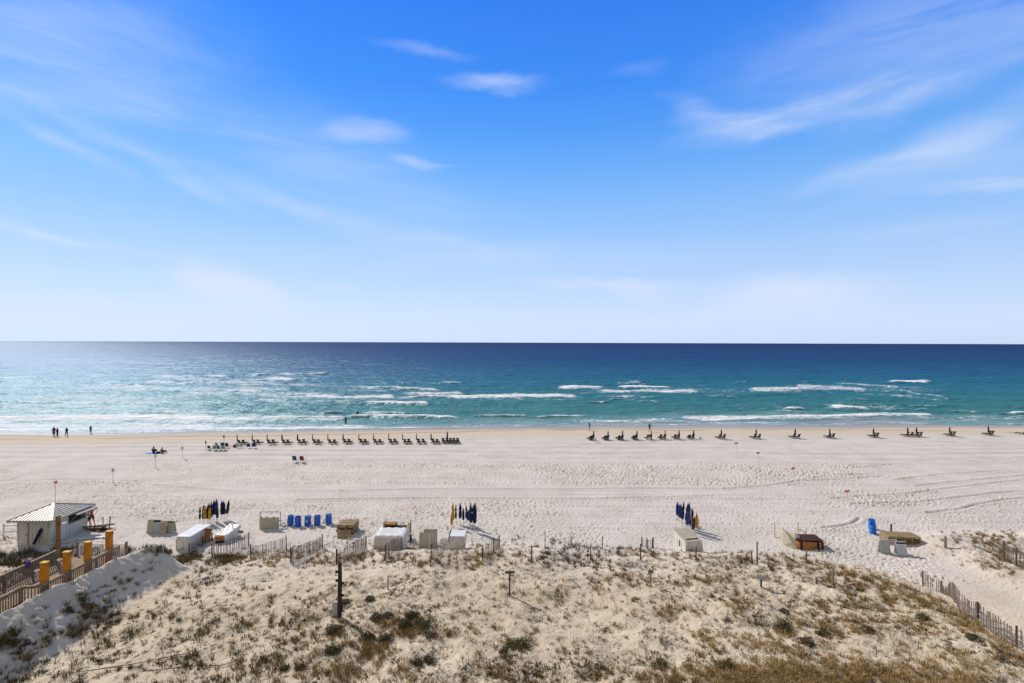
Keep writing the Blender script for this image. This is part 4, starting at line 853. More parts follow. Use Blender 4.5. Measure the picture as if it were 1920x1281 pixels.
def lean_umb(px, py, h, label, m, ang):
    t = thing('folded_umbrella', label, 'umbrella', g3(px, py)); t.rotation_euler = (R(-9), R(ang), 0)
    MB().lathe([(.03, .10*h), (.09, .16*h), (.11, .5*h), (.10, .78*h), (.135, .82*h), (.02, h)], 16, fold=.25).build('canopy', m, t, smoothf=True); MB().tube([(0, 0, 0), (0, 0, .3*h)], .02, 6).build('pole', M['pole'], t)
lean_umb(61, 1025, 1.6, 'folded navy umbrella leaning on the front wall of the hut', M['navy'], 20); lean_umb(109, 1022, .8, 'short folded blue umbrella leaning at the right corner of the hut', M['navyb'], -18)
t = thing('picket_barrier', 'low white slatted barrier standing left of the hut', 'barrier', g3(20, 1006), R(8)); 
for x in (-.55, .55): MB().box((x, 0, .5), (.09, .09, 1.3)).build('post', M['white'], t)
for z in (.45, .95): MB().box((0, 0, z), (1.02, .05, .1)).build('rail', M['white'], t)
t = thing('plank_pile', 'untidy pile of weathered planks on sand right of the hut', 'planks', g3(183, 994), R(8))
for k in range(11): MB().box((rnd(-.5, .5), rnd(-.4, .5), .08+.06*k*.55), (rnd(1.2, 2.0), .14, .045), rot=(R(rnd(-28, 24)), 'Z')).build('plank', M['wood' if k % 3 else 'darkwood'], t)
for k, (px, py, l, a) in enumerate(((118, 1019.5, 1.6, 32), (150, 1013, 1.5, 6), (182, 1010, 1.9, 14))):
    t = thing('loose_plank', ('short white plank nearest the timber lamp post', 'white plank lying between lamp post and orange columns', 'white plank lying behind the last orange column')[k], 'plank', g3(px, py)+Vector((0, 0, .12)), R(a)); MB().box((0, 0, 0), (l, .22, .06)).build('board', M['white'], t, .006)
t = thing('dark_bag', 'black bag on the sand beside the weathered planks', 'bag', g3(194, 996)); MB().lathe([(.0, 0), (.25, .05), (.28, .2), (.15, .38), (.03, .42)], 10, fold=.12, nf=3).build('body', M['black'], t, smoothf=True)
# ------------------------------------------------------------------ boardwalk
DZ = 2.75
bwk = thing('boardwalk', 'timber boardwalk with slatted railings crossing the dune at the left edge', 'boardwalk', (-29, 30, 0))
def L(x, y, z): return Vector((x+29, y-30, z))
dk = MB()
for k in range(110): y = 19.5+k*.148; dk.box(L(-28.85, y, DZ-.02), (3.5, .132, .04))
dk.build('deck', M['wood'], bwk); js = MB()
for x in (-30.4, -29, -27.6): js.box(L(x, 27.6, DZ-.16), (.08, 16.2, .22))
js.build('joists', M['darkwood'], bwk)
def railing(pts, side):
    bal = MB(); tr = MB(); br = MB()
    for a, b in zip(pts[:-1], pts[1:]):
        a = Vector((*a, 0)); b = Vector((*b, 0)); L_ = (b-a).length; n = int(L_/.15)
        for i in range(n+1):
            p = a.lerp(b, i/n); bal.box(L(p.x, p.y, DZ+.50), (.045, .045, .84))
        tr.bar(L(a.x, a.y, DZ+1.0), L(b.x, b.y, DZ+1.0), .15, .05); br.bar(L(a.x, a.y, DZ+.9), L(b.x, b.y, DZ+.9), .04, .09); br.bar(L(a.x, a.y, DZ+.1), L(b.x, b.y, DZ+.1), .04, .09)
        m = max(1, int(L_/1.7))
        for i in range(m): p = a.lerp(b, i/m); MB().box(L(p.x, p.y, DZ+.1), (.11, .11, 1.75)).build('post', M['greywood'], bwk)
    bal.build('balusters', M['greywood'], bwk); tr.build('top_rail', M['wood'], bwk); br.build('side_rail', M['greywood'], bwk)
railing([(-28.0, 19.6), (-28.0, 29.3), (-27.04, 29.5), (-27.0, 35.3)], 1); railing([(-30.55, 19.6), (-30.55, 34.6)], -1)
for i, (y, zt) in enumerate(((29.95, 4.85), (31.45, 4.85), (33.0, 4.85), (34.75, 4.9))):
    lb = ('orange column nearest the camera on the boardwalk', 'second orange column, with a square white lamp on its left', 'third orange column, just before the white gate', 'farthest orange column, nearest the beach')[i]
    x = -27.28; c = thing('orange_column', lb, 'column', (x, y, 0), 0, 'orange columns along the boardwalk')
    z0 = min(hz(x, y), DZ)-.4; MB().box((0, 0, (z0+zt)/2), (.36, .24, zt-z0)).build('shaft', M['orange'], c, .008); MB().box((0, 0, zt+.025), (.39, .27, .05)).build('cap', M['orangecap'], c)
    if i < 2:
        lp = MB().tube([(-.18, 0, zt-.55), (-.38, 0, zt-.50)], .02, 6).build('lamp_bracket', M['black'], c)
        MB().lathe([(.0, 0), (.16, .0), (.17, .03), (.03, .12), (0, .13)], 4, (-.42, 0, zt-.5)).build('lamp_shade', M['white'], lp); MB().lathe([(.0, -.18), (.06, -.16), (.07, 0)], 8, (-.42, 0, zt-.5)).build('lamp_body', M['steel'], lp)
gt = thing('white_gate', 'white slatted gate across the beach end of the boardwalk', 'gate', (-29, 36.3, 0)); zb = DZ-.35
for x0, x1 in ((-1.65, -.02), (.02, 1.65)):
    f = MB(); f.box(((x0+x1)/2, 0, zb+1.0), (x1-x0, .05, .06)); f.box(((x0+x1)/2, 0, zb+.12), (x1-x0, .05, .06)); f.box((x0+.03, 0, zb+.55), (.06, .05, .9)); f.box((x1-.03, 0, zb+.55), (.06, .05, .9)); f.build('gate_frame', M['white'], gt)
    p_ = MB()
    for k in range(int((x1-x0)/.13)): p_.box((x0+.1+k*.13, 0, zb+.56), (.03, .025, .84))
    p_.build('pickets', M['white'], gt)
for x in (-1.72, 1.72): MB().box((x, 0, zb+.1), (.12, .12, 2.2)).build('post', M['greywood'], gt)
lpz = hz(-30.75, 34.9); t = thing('lamp_post', 'square brown timber lamp post by the far boardwalk rail', 'lamp post', (-30.75, 34.75, lpz)); H_ = 5.95-lpz
MB().box((0, 0, H_/2-.2), (.2, .2, H_+.4)).build('post', M['lampwood'], t, .01); MB().tube([(.1, 0, H_-.55), (.35, 0, H_-.5)], .02, 6).build('arm', M['black'], t); MB().lathe([(0, 0), (.15, 0), (.16, .03), (.03, .1), (0, .11)], 10, (.42, 0, H_-.52)).build('lamp_shade', M['white'], t)
t = thing('draped_cloth', 'purple bundle of cloth hanging over the far boardwalk rail', 'cloth', (-30.56, 32.35, DZ+1.0)); t.scale = (.75, .6, .7)
m_ = MB(); n = 8
for j in range(6):
    for i in range(n+1): a = (i/n)*math.pi; m_.v.append((math.cos(a)*(.13+.03*math.sin(j*2+i)), -.25+.1*j, math.sin(a)*.12 - (.35+.05*math.sin(j*1.7))*abs(math.cos(a))**3 + .06))
m_.f = [[j*(n+1)+i, j*(n+1)+i+1, (j+1)*(n+1)+i+1, (j+1)*(n+1)+i] for j in range(5) for i in range(n)]; ob = m_.build('fabric', M['purple'], t, smoothf=True); sm = ob.modifiers.new('thick', 'SOLIDIFY'); sm.thickness = .03
# ------------------------------------------------------------------ people
def skinned(name, pts, edges, radii, m, parent, root=0, sub=2):
    me = bpy.data.meshes.new(name); me.from_pydata([tuple(p) for p in pts], edges, []); me.update(); o = bpy.data.objects.new(name, me); COL.objects.link(o); o.parent = parent
    o.modifiers.new('skin', 'SKIN'); o.modifiers['skin'].use_smooth_shade = True
    for i, r in enumerate(radii): me.skin_vertices[0].data[i].radius = (r, r) if not isinstance(r, tuple) else r
    for i in range(len(pts)): me.skin_vertices[0].data[i].use_root = (i == root)
    s_ = o.modifiers.new('sub', 'SUBSURF'); s_.levels = sub; s_.render_levels = sub; me.materials.append(m); return o
STAND = dict(pel=(0, 0, .95), spi=(0, -.01, 1.14), che=(0, 0, 1.34), nec=(0, .01, 1.48), hea=(0, .03, 1.60), top=(0, .03, 1.69), shL=(-.18, 0, 1.41), elL=(-.25, -.02, 1.14), wrL=(-.27, .06, .90), shR=(.18, 0, 1.41), elR=(.25, -.02, 1.14), wrR=(.27, .06, .90),
             hiL=(-.09, 0, .90), knL=(-.11, .02, .50), anL=(-.12, 0, .09), toL=(-.14, .17, .03), hiR=(.09, 0, .90), knR=(.11, .02, .50), anR=(.12, 0, .09), toR=(.14, .17, .03))
def person(px, py, rz, label, pose=None, top='shirtb', bot='shortk', skin='skin', scale=1.0, hairlong=False, dz=0.0, long_legs=False, group=None, off=(0, 0)):
    P = {k: Vector(v) for k, v in STAND.items()}
    for k, v in (pose or {}).items(): P[k] = Vector(v)
    b = g3(px, py)+Vector((off[0], off[1], dz))
    if dz < 0: r_ = ray(px, py); k_ = CAMZ/-float(r_[2]); b = Vector((float(r_[0])*k_, float(r_[1])*k_, dz))       # wading: placed on the water, feet below it
    t = thing('person', label, 'person', b, rz, group); t.scale = (scale,)*3
    ks = ['pel', 'spi', 'che', 'nec', 'hea', 'top', 'shL', 'elL', 'wrL', 'shR', 'elR', 'wrR', 'hiL', 'knL', 'anL', 'toL', 'hiR', 'knR', 'anR', 'toR']; ix = {k: i for i, k in enumerate(ks)}
    rad = dict(pel=.125, spi=.115, che=.13, nec=.055, hea=.088, top=.06, shL=.055, elL=.042, wrL=.03, shR=.055, elR=.042, wrR=.03, hiL=.085, knL=.058, anL=.038, toL=.03, hiR=.085, knR=.058, anR=.038, toR=.03)
    E = [('pel', 'spi'), ('spi', 'che'), ('che', 'nec'), ('nec', 'hea'), ('hea', 'top'), ('che', 'shL'), ('shL', 'elL'), ('elL', 'wrL'), ('che', 'shR'), ('shR', 'elR'), ('elR', 'wrR'), ('pel', 'hiL'), ('hiL', 'knL'), ('knL', 'anL'), ('anL', 'toL'), ('pel', 'hiR'), ('hiR', 'knR'), ('knR', 'anR'), ('anR', 'toR')]
    pts = [P[k] for k in ks]; ed = [(ix[a], ix[b_]) for a, b_ in E]; rr = [rad[k] for k in ks]
    for s_, sg in (('L', -1), ('R', 1)):        # palm, five fingers
        w = P['wr'+s_]; d = (w-P['el'+s_]).normalized(); side = d.cross(Vector((0, 0, 1))); side = side.normalized() if side.length > .05 else Vector((1, 0, 0)); curl = side.cross(d)
        pi = len(pts); pts.append(w+d*.07); rr.append(.026); ed.append((ix['wr'+s_], pi))
        for q, ln in zip((-1.4, -.5, .5, 1.4), (.058, .072, .078, .068)):
            a = len(pts); pts.append(w+d*.10+side*q*.018); rr.append(.0085); ed.append((pi, a)); pts.append(w+d*(.10+ln)+side*q*.020+curl*.02); rr.append(.0075); ed.append((a, a+1))
        a = len(pts); pts.append(w+d*.06+side*sg*-.045); rr.append(.010); ed.append((pi, a)); pts.append(w+d*.10+side*sg*-.06); rr.append(.008); ed.append((a, a+1))
    body = skinned('body', pts, ed, rr, M[skin], t)
    hd = (P['top']-P['nec']).normalized(); q = hd.to_track_quat('Z', 'Y').to_matrix().to_4x4(); q.translation = P['hea']+hd*.02+Vector((0, -.012, 0))
    hb = MB(); hb.lathe([(.05, -.12 if not hairlong else -.28), (.085, -.10), (.10, 0), (.098, .05), (.075, .10), (.03, .125), (.005, .13)], 14)
    hb.v = [tuple(q @ Vector((x*.95, y*1.0-.018, z))) for x, y, z in hb.v]; hb.build('hair', M['hair'], t, smoothf=True)
    fb = MB(); fc_ = P['hea']+Vector((0, .093, .0)); fb.tube([fc_+Vector((0, -.01, .02)), fc_+Vector((0, .018, -.015))], [.008, .013], 6); fb.build('nose', M[skin], t, smoothf=True)
    ey = MB()
    for sx in (-.032, .032): ey.lathe([(0, -.008), (.010, 0), (0, .008)], 8, tuple(P['hea']+Vector((sx, .084, .022))))
    ey.build('eyes', M['black'], t)
    if top:
        kk = ['che', 'spi', 'pel', 'shL', 'shR', 'mL', 'mR']; Q = dict(P); Q['pel'] = P['pel']-(P['spi']-P['pel']).normalized()*.14; Q['mL'] = P['shL'].lerp(P['elL'], .6); Q['mR'] = P['shR'].lerp(P['elR'], .6)
        skinned('shirt', [Q[k] for k in kk], [(0, 1), (1, 2), (0, 3), (0, 4), (3, 5), (4, 6)], [.165, .150, .158, .078, .078, .066, .066], M[top], t)
    Q = dict(P); f = .92 if long_legs else .62
    Q['a'] = P['hiL'].lerp(P['knL'], .7 if not long_legs else 1); Q['b'] = P['hiR'].lerp(P['knR'], .7 if not long_legs else 1); up_ = (P['spi']-P['pel']).normalized(); Q['w'] = P['pel']+up_*.10; Q['pel'] = P['pel']+up_*.01; Q['hiL'] = P['hiL'].lerp(P['knL'], .16); Q['hiR'] = P['hiR'].lerp(P['knR'], .16); kk = ['pel', 'hiL', 'hiR', 'a', 'b', 'w']; ee = [(0, 1), (0, 2), (1, 3), (2, 4), (0, 5)]; r2 = [.138, .102, .102, .086, .086, .128]
    if long_legs: Q['c'] = P['knL'].lerp(P['anL'], .9); Q['d'] = P['knR'].lerp(P['anR'], .9); kk += ['c', 'd']; ee += [(3, 6), (4, 7)]; r2 += [.06, .06]
    skinned('trousers' if long_legs else 'shorts', [Q[k] for k in kk], ee, r2, M[bot], t); return t
WALK = dict(knL=(-.10, .16, .52), anL=(-.10, .22, .10), toL=(-.10, .38, .05), knR=(.10, -.02, .50), anR=(.10, -.24, .14), toR=(.10, -.12, .03), wrL=(-.24, -.14, .95), elL=(-.25, -.10, 1.15), wrR=(.24, .20, .98), elR=(.25, .03, 1.14))
HIPS = dict(elL=(-.42, -.06, 1.16), wrL=(-.20, .04, .99), elR=(.42, -.06, 1.16), wrR=(.20, .04, .99))
person(101, 819, .3, 'taller of two dark-clothed people standing close together at the surf', None, 'shirtb', 'shirtb', long_legs=True, scale=1.06); person(107.5, 819.5, -.3, 'shorter of two dark-clothed people standing close together at the surf', HIPS, 'shirtb', 'shirtb', long_legs=True, scale=.97)
person(125, 818.5, 1.2, 'person in dark clothes walking alone along the surf line', WALK, 'shirtb', 'shirtb', long_legs=True, scale=.95); person(170, 813.5, 0, 'person in black top and pale trousers near the foam', None, 'shirtb', 'shortk', long_legs=True, scale=.90)
person(648, 794.5, .1, 'person in black wading in shallow white water', None, 'shirtb', 'shirtb', long_legs=True, scale=1.0, dz=-.25); person(670.5, 781.5, 0, 'person standing farther out in the green water', None, 'shirtb', 'shirtb', long_legs=True, scale=1.0, dz=-.30)
person(1105, 808, -.9, 'person in grey top stepping across the sand behind the rental row', dict(WALK, elL=(-.30, .12, 1.16), wrL=(-.22, .30, 1.12), elR=(.30, .12, 1.16), wrR=(.2, .30, 1.10)), 'shirtg', 'shortk', scale=1.0); person(1218, 810, 0, 'person in olive top with elbows out behind the yellow umbrella', HIPS, 'shirto', 'shirto', scale=.97)
person(166.5, 988, 2.6, 'bare-backed person in black shorts leaning at the hut counter', dict(WALK, spi=(0, .06, 1.14), che=(0, .18, 1.32), nec=(0, .26, 1.45), hea=(0, .33, 1.54), top=(0, .38, 1.61), shL=(-.18, .20, 1.40), shR=(.18, .20, 1.40), elL=(-.26, .34, 1.18), wrL=(-.2, .54, 1.22), elR=(.26, .34, 1.18), wrR=(.2, .54, 1.22)), None, 'shirtb', 'skinr', 1.05, True)
person(171.5, 986.5, -2.4, 'bare-chested person with one arm raised outside the hut', dict(elL=(-.38, .05, 1.56), wrL=(-.20, .1, 1.78), elR=(.30, .10, 1.14), wrR=(.15, .24, 1.02), knL=(-.16, .05, .5), anL=(-.24, 0, .09), toL=(-.27, .17, .03)), None, 'shirtb', 'skinr', 1.02)
bt = g3(285, 851); t = thing('beach_blanket', 'blue beach blanket spread under one seated sunbather', 'blanket', bt+Vector((0, 0, .03)), R(3))
m_ = MB(); n = 10
for j in range(n+1):
    for i in range(n+1): m_.v.append((-1.15+2.3*i/n, -.6+1.2*j/n, .02*math.sin(i*1.3+j)+.02*math.sin(j*2.1)+.03))
m_.f = [[j*(n+1)+i, j*(n+1)+i+1, (j+1)*(n+1)+i+1, (j+1)*(n+1)+i] for j in range(n) for i in range(n)]; ob = m_.build('cloth', M['towel'], t, smoothf=True); sm = ob.modifiers.new('thick', 'SOLIDIFY'); sm.thickness = .02
SIT = dict(pel=(0, 0, .14), spi=(0, -.08, .33), che=(0, -.08, .54), nec=(0, -.03, .68), hea=(0, .0, .80), top=(0, .0, .89), shL=(-.18, -.08, .60), shR=(.18, -.08, .60), elL=(-.26, .10, .42), wrL=(-.14, .32, .46), elR=(.26, .10, .42), wrR=(.14, .32, .46), hiL=(-.10, .05, .14), hiR=(.10, .05, .14), knL=(-.14, .44, .44), knR=(.14, .44, .44), anL=(-.13, .66, .09), anR=(.13, .66, .09), toL=(-.13, .82, .04), toR=(.13, .82, .04))
person(288, 850.5, .2, 'person in black sitting on the blue beach blanket', SIT, 'shirtb', 'shirtb', dz=.04, long_legs=True, scale=1.12); person(304, 851, -.2, 'person in dark clothes sitting on sand right of the blue blanket', SIT, 'shirtg', 'shirtb', long_legs=True, scale=1.05)
t = thing('beach_bag', 'dark bag between the two seated people', 'bag', g3(296.5, 851)); MB().lathe([(0, 0), (.28, .04), (.30, .22), (.16, .36), (.04, .38)], 10, fold=.12, nf=3).build('body', M['black'], t, smoothf=True)
# ------------------------------------------------------------------ dune plants: leaf and blade geometry
def veg_mat(name, stops):
    m = bpy.data.materials.new(name); m.use_nodes = True; t = m.node_tree; b = t.nodes['Principled BSDF']; c = ramp(t, attr(t, 'tone'), stops); t.links.new(c.s, b.inputs['Base Color']); b.inputs['Roughness'].default_value = .8; b.inputs['Specular IOR Level'].default_value = .15; return m
GM = veg_mat('dry_grass_blades', [(0, (.028, .022, .013)), (.22, (.062, .052, .022)), (.42, (.12, .095, .035)), (.62, (.22, .145, .05)), (.8, (.34, .21, .075)), (1, (.46, .34, .17))])
SM = veg_mat('shrub_leaves', [(0, (.022, .020, .010)), (.4, (.055, .052, .024)), (.7, (.10, .088, .040)), (1, (.17, .14, .08))])
def blades(root, n_each, hgt, spread, width, tone, seed, lean=.6, curve=.5, tone_var=.12):
    r = np.random.default_rng(seed); k = np.repeat(np.arange(len(root)), n_each); n = len(k)
    h = hgt[k]*r.uniform(.55, 1.15, n); a = r.uniform(0, 2*np.pi, n); ln = np.abs(r.normal(0, lean, n)); rad = spread[k]*np.sqrt(r.uniform(0, 1, n))
    bx = root[k, 0]+rad*np.cos(a); by = root[k, 1]+rad*np.sin(a); bz = root[k, 2]-.03
    dx_, dy_ = np.cos(a+r.normal(0, .6, n)), np.sin(a+r.normal(0, .6, n)); w = width*r.uniform(.6, 1.3, n); wa = r.uniform(0, np.pi, n); wx, wy = np.cos(wa)*w, np.sin(wa)*w
    lx = h*np.sin(np.arctan(ln)); lz = h*np.cos(np.arctan(ln)); cv = curve*r.uniform(.3, 1, n)
    p0 = np.stack([bx, by, bz], -1); p1 = p0+np.stack([dx_*lx*.45, dy_*lx*.45, lz*.55], -1); p2 = p0+np.stack([dx_*lx*(1+cv), dy_*lx*(1+cv), lz*(1-.25*cv)], -1); W_ = np.stack([wx, wy, 0*wx], -1)
    co = np.stack([p0-W_, p0+W_, p1+W_*.75, p1-W_*.75, p2], 1).reshape(-1, 3); i = np.arange(n)[:, None]*5
    f = np.concatenate([i+np.array([[0, 1, 2]]), i+np.array([[0, 2, 3]]), i+np.array([[3, 2, 4]])]); tn = np.clip(tone[k]+r.normal(0, tone_var, n), 0, 1)
    return co, f, np.repeat(tn, 5)
def veg_object(name, parts, m, label, cat, kind='stuff', parent=None, origin=None):
    co = []; f = []; tn = []; k = 0
    for c, ff, t_ in parts: co.append(c); f.append(ff+k); tn.append(t_); k += len(c)
    co = np.concatenate(co).astype(np.float32); 
    if origin is not None: co = co-np.array(origin, np.float32)
    me = bpy.data.meshes.new(name); fill(me, co, np.concatenate(f).astype(np.int32), False); a = me.attributes.new('tone', 'FLOAT', 'POINT'); a.data.foreach_set('value', np.concatenate(tn).astype(np.float32)); me.materials.append(m)
    o = bpy.data.objects.new(name, me); COL.objects.link(o)
    if origin is not None: o.location = origin
    if parent: o.parent = parent
    if label: o['label'] = label
    if cat: o['category'] = cat
    if kind: o['kind'] = kind
    return o
def pick(n, x0, x1, y0, y1, dens, seed):
    r = np.random.default_rng(seed); px = r.uniform(x0, x1, n); py = r.uniform(y0, y1, n); x, y, z = G(px, py); keep = r.uniform(0, 1, n) < dens(px, py, x, y); return np.stack([x, y, z], -1)[keep], px[keep], py[keep]
def on_dune(x, y):
    main = ss(dunefront(x)+1.5*ss(x, 12, -4)-y+1.6*(fbm(x*.25, y*.25, 21, 3)-.5), .1, 1.2)*ss(x, 28.6, 28.0)*ss(x, -23.5, -22)
    d2 = np.minimum(ss(x, 34.0, 36.5), ss(48.0-y-0.15*np.abs(x-44), 0, 1.5)); return main, d2
patch = [(450, 1045, 60, 12, .9), (560, 1048, 70, 12, .9), (650, 1048, 60, 12, .8), (500, 1052, 70, 13, .8), (820, 1050, 120, 13, .65), (985, 1050, 60, 13, .75), (1250, 1046, 80, 13, .5), (1440, 1035, 90, 14, .75), (1560, 1060, 60, 16, .85), (1640, 1110, 80, 20, .6), (1260, 1150, 60, 15, .3), (1460, 1272, 300, 30, 1), (1620, 1266, 130, 26, .9), (1330, 1275, 100, 25, .7), (1070, 1050, 75, 17, .9), (1150, 1042, 40, 14, .6), (1380, 1045, 60, 30, .6), (1500, 1055, 80, 25, .8), (1610, 1085, 90, 22, .9), (1690, 1100, 50, 20, .8), (1400, 1130, 50, 20, .8), (1230, 1090, 90, 12, .6), (1330, 1085, 80, 14, .5),
         (350, 1035, 60, 24, 1), (300, 1025, 50, 12, .9), (600, 1055, 60, 12, .7), (430, 1050, 50, 12, .7), (750, 1052, 40, 10, .7), (890, 1055, 40, 12, .8), (700, 1220, 45, 18, .9), (640, 1260, 40, 20, .8), (730, 1180, 70, 22, .5), (1860, 1010, 80, 18, .9), (1900, 1035, 60, 22, .9), (1840, 1060, 70, 16, .7), (1795, 1052, 50, 14, .4), (1740, 1130, 30, 14, .8), (1820, 1180, 30, 14, .6), (1760, 1165, 30, 10, .5)]
def edge_y(px): return np.interp(px, [350, 480, 700, 960, 1150, 1300, 1450, 1560, 1650, 1730, 1830, 1920], [1040, 1045, 1045, 1040, 1035, 1045, 1035, 1052, 1080, 1112, 1178, 1240])
def pm(px, py):
    v = .85*np.exp(-((py-edge_y(px))/13.0)**2)*(fbm(px*.02, py*.05, 461, 3) > .38)
    for cx, cy, rx, ry, o in patch: v = np.maximum(v, o*np.clip(1.25-np.hypot((px-cx)/rx, (py-cy)/ry), 0, 1))
    return v
def dens_a(px, py, x, y):
    m, d2 = on_dune(x, y); m = m*(1-.7*np.clip(1.3-np.hypot((px-1060)/230, (py-1235)/60), 0, 1))*(1-.5*np.clip(1.2-np.hypot((px-300)/200, (py-1220)/70), 0, 1)); n = fbm(x*.28, y*.28, 401, 3); right = ss(px, 500, 1500); return m*(.07+.40*ss(n, .48, .60)*(.35+.65*right)+1.0*pm(px, py))+d2*(.12+.9*pm(px, py)+.4*ss(n, .52, .66))*ss(py, 1125, 1080)
rA, pxA, pyA = pick(28000, -400, 2300, 985, 1330, dens_a, 11)
hA = rng.uniform(.16, .38, len(rA))*(1+.25*pm(pxA, pyA)); sA = rng.uniform(.04, .18, len(rA)); nA = fbm(rA[:, 0]*.12, rA[:, 1]*.12, 411, 2); tA = np.clip(.42+.60*nA+.34*ss(pyA, 1090, 1270)*ss(pxA, 1200, 1450)-.12*ss(pxA, 1100, 500)+rng.normal(0, .12, len(rA)), 0, 1); tA = np.where((np.abs(pxA-1070) < 90) & (pyA < 1072), tA*.45, tA)
pt = [blades(rA, 26, hA, sA, .012, tA, 21, .8)]
# low dark runners and sprigs over the whole dune
def dens_b(px, py, x, y):
    m, d2 = on_dune(x, y); n = fbm(x*.6, y*.6, 421, 3); n2 = fbm(x*.1, y*.1, 423, 2); return (m+d2*.5)*(.14+.75*ss(n, .46, .58))*(.5+.5*ss(n2, .3, .6))
rB, pxB, pyB = pick(40000, -400, 2300, 990, 1330, dens_b, 12)
pt2 = [blades(rB, 14, rng.uniform(.07, .20, len(rB)), rng.uniform(.05, .20, len(rB)), .015, np.clip(rng.normal(.24, .15, len(rB)), 0, .7), 22, 1.7, .3)]
# grass at the mound, below the boardwalk and round the hut
def dens_c(px, py, x, y):
    v = np.zeros_like(px)
    for cx, cy, rx, ry, o in ((130, 1125, 45, 45, .8), (170, 1150, 60, 25, .7), (110, 1105, 30, 20, .8), (60, 1205, 90, 22, .9), (130, 1185, 70, 22, .8), (200, 1165, 50, 14, .6), (60, 1230, 30, 18, .8), (250, 1030, 40, 12, .9), (215, 1050, 18, 10, .8), (330, 1010, 60, 12, 1), (370, 1035, 50, 22, 1), (230, 1100, 60, 40, .15), (20, 1265, 60, 18, .7)): v = np.maximum(v, o*np.clip(1.3-np.hypot((px-cx)/rx, (py-cy)/ry), 0, 1))
    n = fbm(x*.8, y*.8, 431, 3); return (v*ss(n, .30, .55)+.02)*ss(x, -27.35, -27.0)*ss(x, -19, -21)
rC, _, pyC = pick(9500, -300, 480, 990, 1300, dens_c, 13)
pt3 = [blades(rC, 22, rng.uniform(.18, .42, len(rC)), rng.uniform(.05, .2, len(rC)), .012, np.clip(rng.normal(.38, .17, len(rC)), 0, .85), 23, .9)]
rD = np.stack([rng.uniform(-52, -31.0, 4200), rng.uniform(27, 42.6, 4200)], -1); keep = (rng.uniform(0, 1, len(rD)) < .15+1.1*ss(fbm(rD[:, 0]*.3, rD[:, 1]*.3, 441, 3), .35, .55)) & ((rD[:, 1] < 42.4) | (rD[:, 0] > -38.4)); rD = rD[keep]; rD = np.concatenate([rD, H(rD[:, 0], rD[:, 1])[:, None]], 1)
rE = np.stack([rng.uniform(-27.2, -21.0, 2600), rng.uniform(34.6, 41.2, 2600)], -1); ke = rng.uniform(0, 1, 2600) < ss(fbm(rE[:, 0]*.7, rE[:, 1]*.7, 451, 3), .30, .5)*np.where(rE[:, 0] < -24.2, ss(rE[:, 1]+.5*(rE[:, 0]+25.5), 35.4, 36.4), .8*ss(rE[:, 1], 37.2, 38.4))
rE = rE[ke]; rE = np.concatenate([rE, H(rE[:, 0], rE[:, 1])[:, None]], 1); pt3.append(blades(rE, 16, rng.uniform(.18, .48, len(rE)), rng.uniform(.06, .2, len(rE)), .011, np.clip(rng.normal(.44, .16, len(rE)), 0, .85), 26, .6))
pt3.append(blades(rD, 22, rng.uniform(.3, .65, len(rD)), rng.uniform(.08, .25, len(rD)), .010, np.clip(rng.normal(.26, .18, len(rD)), 0, .8), 24, .6))
veg_object('dune_grass', pt, GM, 'golden and olive tufts of dry grass scattered over the sand dune', 'grass')
veg_object('dune_runners', pt2, GM, 'low dark creeping runners and dead sprigs on the dune sand', 'ground cover')
veg_object('mound_grass', pt3, GM, 'dark brown and olive grass on the mound beside boardwalk and hut', 'grass')
# tall single stalks
rS, _, _ = pick(4200, -200, 2200, 1000, 1300, lambda px, py, x, y: on_dune(x, y)[0]*(.25+.5*pm(px, py))+on_dune(x, y)[1]*.4, 14)
veg_object('sea_oat_stalks', [blades(rS, 3, rng.uniform(.35, .8, len(rS)), np.full(len(rS), .08), .008, np.full(len(rS), .42), 25, .5, .9)], GM, 'thin upright dry stalks standing among the dune grass', 'grass')
# countable round shrubs
SH = [(648, 1130, .34, 'round dark shrub just right of the tall pole', .2), (694, 1125, .34, 'oval dark shrub second to the right of the tall pole', .2), (706, 1160, .42, 'olive shrub at the top left of the central shrub patch', .4), (727, 1157, .38, 'round olive shrub beside the top-left one of the patch', .4), (772, 1155, .55, 'wide brownish shrub at the top of the central shrub patch', .6), (757, 1172, .6, 'spreading brownish shrub in the heart of the central patch', .6),
      (794, 1172, .50, 'bright green bush at the right of the central shrub patch', .9), (807, 1194, .45, 'bright green bush below the central shrub patch', .9), (722, 1200, .55, 'pale olive mat of shrub under the central patch', .6), (781, 1244, .38, 'dark green bush near the bottom centre', .5), (803, 1240, .5, 'brown bush beside the dark green bottom-centre one', .6), (978, 1211, .68, 'largest deep green bush near the bottom centre right', .9),
      (957, 1208, .45, 'brownish bush touching the largest deep green bush', .5), (946, 1221, .40, 'small green bush left below the largest deep green bush', .8), (625, 1185, .62, 'dark brown shrub left of the tall pole shadow', .5), (690, 1197, .42, 'dark shrub crossed by the tall pole shadow', .4), (624, 1222, .55, 'brown shrub below the dark one left of the pole shadow', .5), (1470, 1149, .34, 'small smooth green bush right of the golden mound', .3), (1468, 1181, .65, 'large dark bush on the right half of the dune', .5),
      (1511, 1207, .45, 'dark bush below the large one on the right half', .4), (1628, 1183, .36, 'dark green bush with long shadow right of the lone stake', .25), (1731, 1162, .42, 'flat green bush closest to the long right fence', .25), (1823, 1197, .34, 'small green bush lowest before the long right fence', .25), (1543, 1191, .50, 'round brownish olive bush between two dark ones', .7), (1365, 1252, .55, 'dark scraggly bush at the left of the golden bottom grass', .8), (1240, 1245, .45, 'grey twiggy bush near the bottom right of centre', .9), (533, 1255, .3, 'small brown bush near the bottom left of centre', .5), (565, 1252, .38, 'brown bush pair partner at the bottom left of centre', .6)]
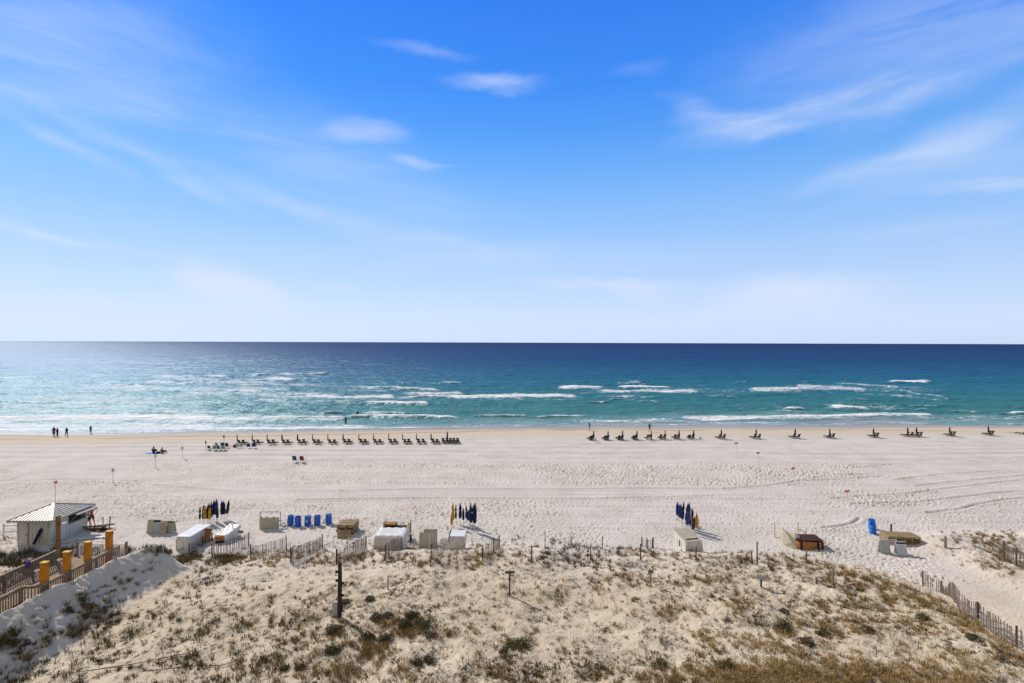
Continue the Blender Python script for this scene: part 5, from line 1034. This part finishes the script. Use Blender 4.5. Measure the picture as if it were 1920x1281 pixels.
def shrub(px, py, r0, label, ragged, i):
    r_ = np.random.default_rng(500+i); b = g3(px, py); r0 *= .88; n = int(900*(r0/.45)**2*(1.1-.4*ragged)); v = r_.normal(0, 1, (n, 3)); v /= np.linalg.norm(v, axis=1)[:, None]; v[:, 2] = np.abs(v[:, 2])
    lob = 1+ragged*.30*(np.sin(3*np.arctan2(v[:, 1], v[:, 0])+i)+.6*np.sin(5*np.arctan2(v[:, 1], v[:, 0])*1.0+2*i)); rr = r0*lob*r_.uniform(.72 if ragged < .45 else .35, 1.06, n); c = v*rr[:, None]*np.array([1.1, 1, .62]); c[:, 2] += .02
    s_ = r_.uniform(.025, .05, n); a = r_.normal(0, 1, (n, 3)); a /= np.linalg.norm(a, axis=1)[:, None]; a = a-.5*v*(a*v).sum(1)[:, None]; bb = np.cross(a, v+.3*r_.normal(0, 1, (n, 3))); A_ = a*s_[:, None]; B_ = bb*s_[:, None]*.7
    co = np.stack([c-A_, c-B_, c+A_, c+B_], 1).reshape(-1, 3); q = np.arange(n)[:, None]*4; f = np.concatenate([q+np.array([[0, 1, 2]]), q+np.array([[0, 2, 3]])]); base = .75 if 'bright' in label or 'deep green' in label else .5 if 'green' in label else .45
    tn = np.repeat(np.clip(r_.normal(base, .2, n), 0, 1), 4); t = thing('dune_shrub', label, 'shrub', b, 0, 'rounded shrubs on the dune')
    brown = ('brown' in label) or ('grey' in label); veg_object('foliage', [(co, f, tn*(.55 if brown else 1))], GM if brown else SM, None, None, None, t)
    tw = MB()
    for k in range(7): an = k*.9+i; tw.tube([(0, 0, -.05), (math.cos(an)*r0*.4, math.sin(an)*r0*.4, r0*.35), (math.cos(an)*r0*.95, math.sin(an)*r0*.85, r0*.30)], [.014, .010, .004], 5)
    tw.build('stems', M['darkwood'], t)
for i, (px, py, r0, lb, rg) in enumerate(SH): shrub(px, py, r0, lb, rg, i)
for nm, lb, pts in (('creeping_vine', 'upper of two long thin dark runners lying on bare sand at lower left', [(130, 1265), (190, 1256), (240, 1249), (290, 1240), (330, 1231), (348, 1227)]), ('creeping_vine', 'lower of two long thin dark runners lying on bare sand at lower left', [(238, 1254), (262, 1255), (275, 1260), (300, 1258), (350, 1252), (380, 1251), (415, 1250), (440, 1243), (458, 1236)])):
    P = [g3(*q)+Vector((0, 0, .06)) for q in pts]; o0 = P[0].copy(); t = thing(nm, lb, 'vine', o0); MB().tube([p-o0 for p in P], .017, 6).build('stem', M['darkwood'], t, smoothf=True)
    lf_ = MB()
    for a, b in zip(P[:-1], P[1:]):
        for k in range(3): c = a.lerp(b, rnd(0, 1))-o0; lf_.tube([c, c+Vector((rnd(-.12, .12), rnd(-.15, .15), rnd(.03, .12)))], [.012, .004], 5)
    lf_.build('shoots', M['darkwood'], t)
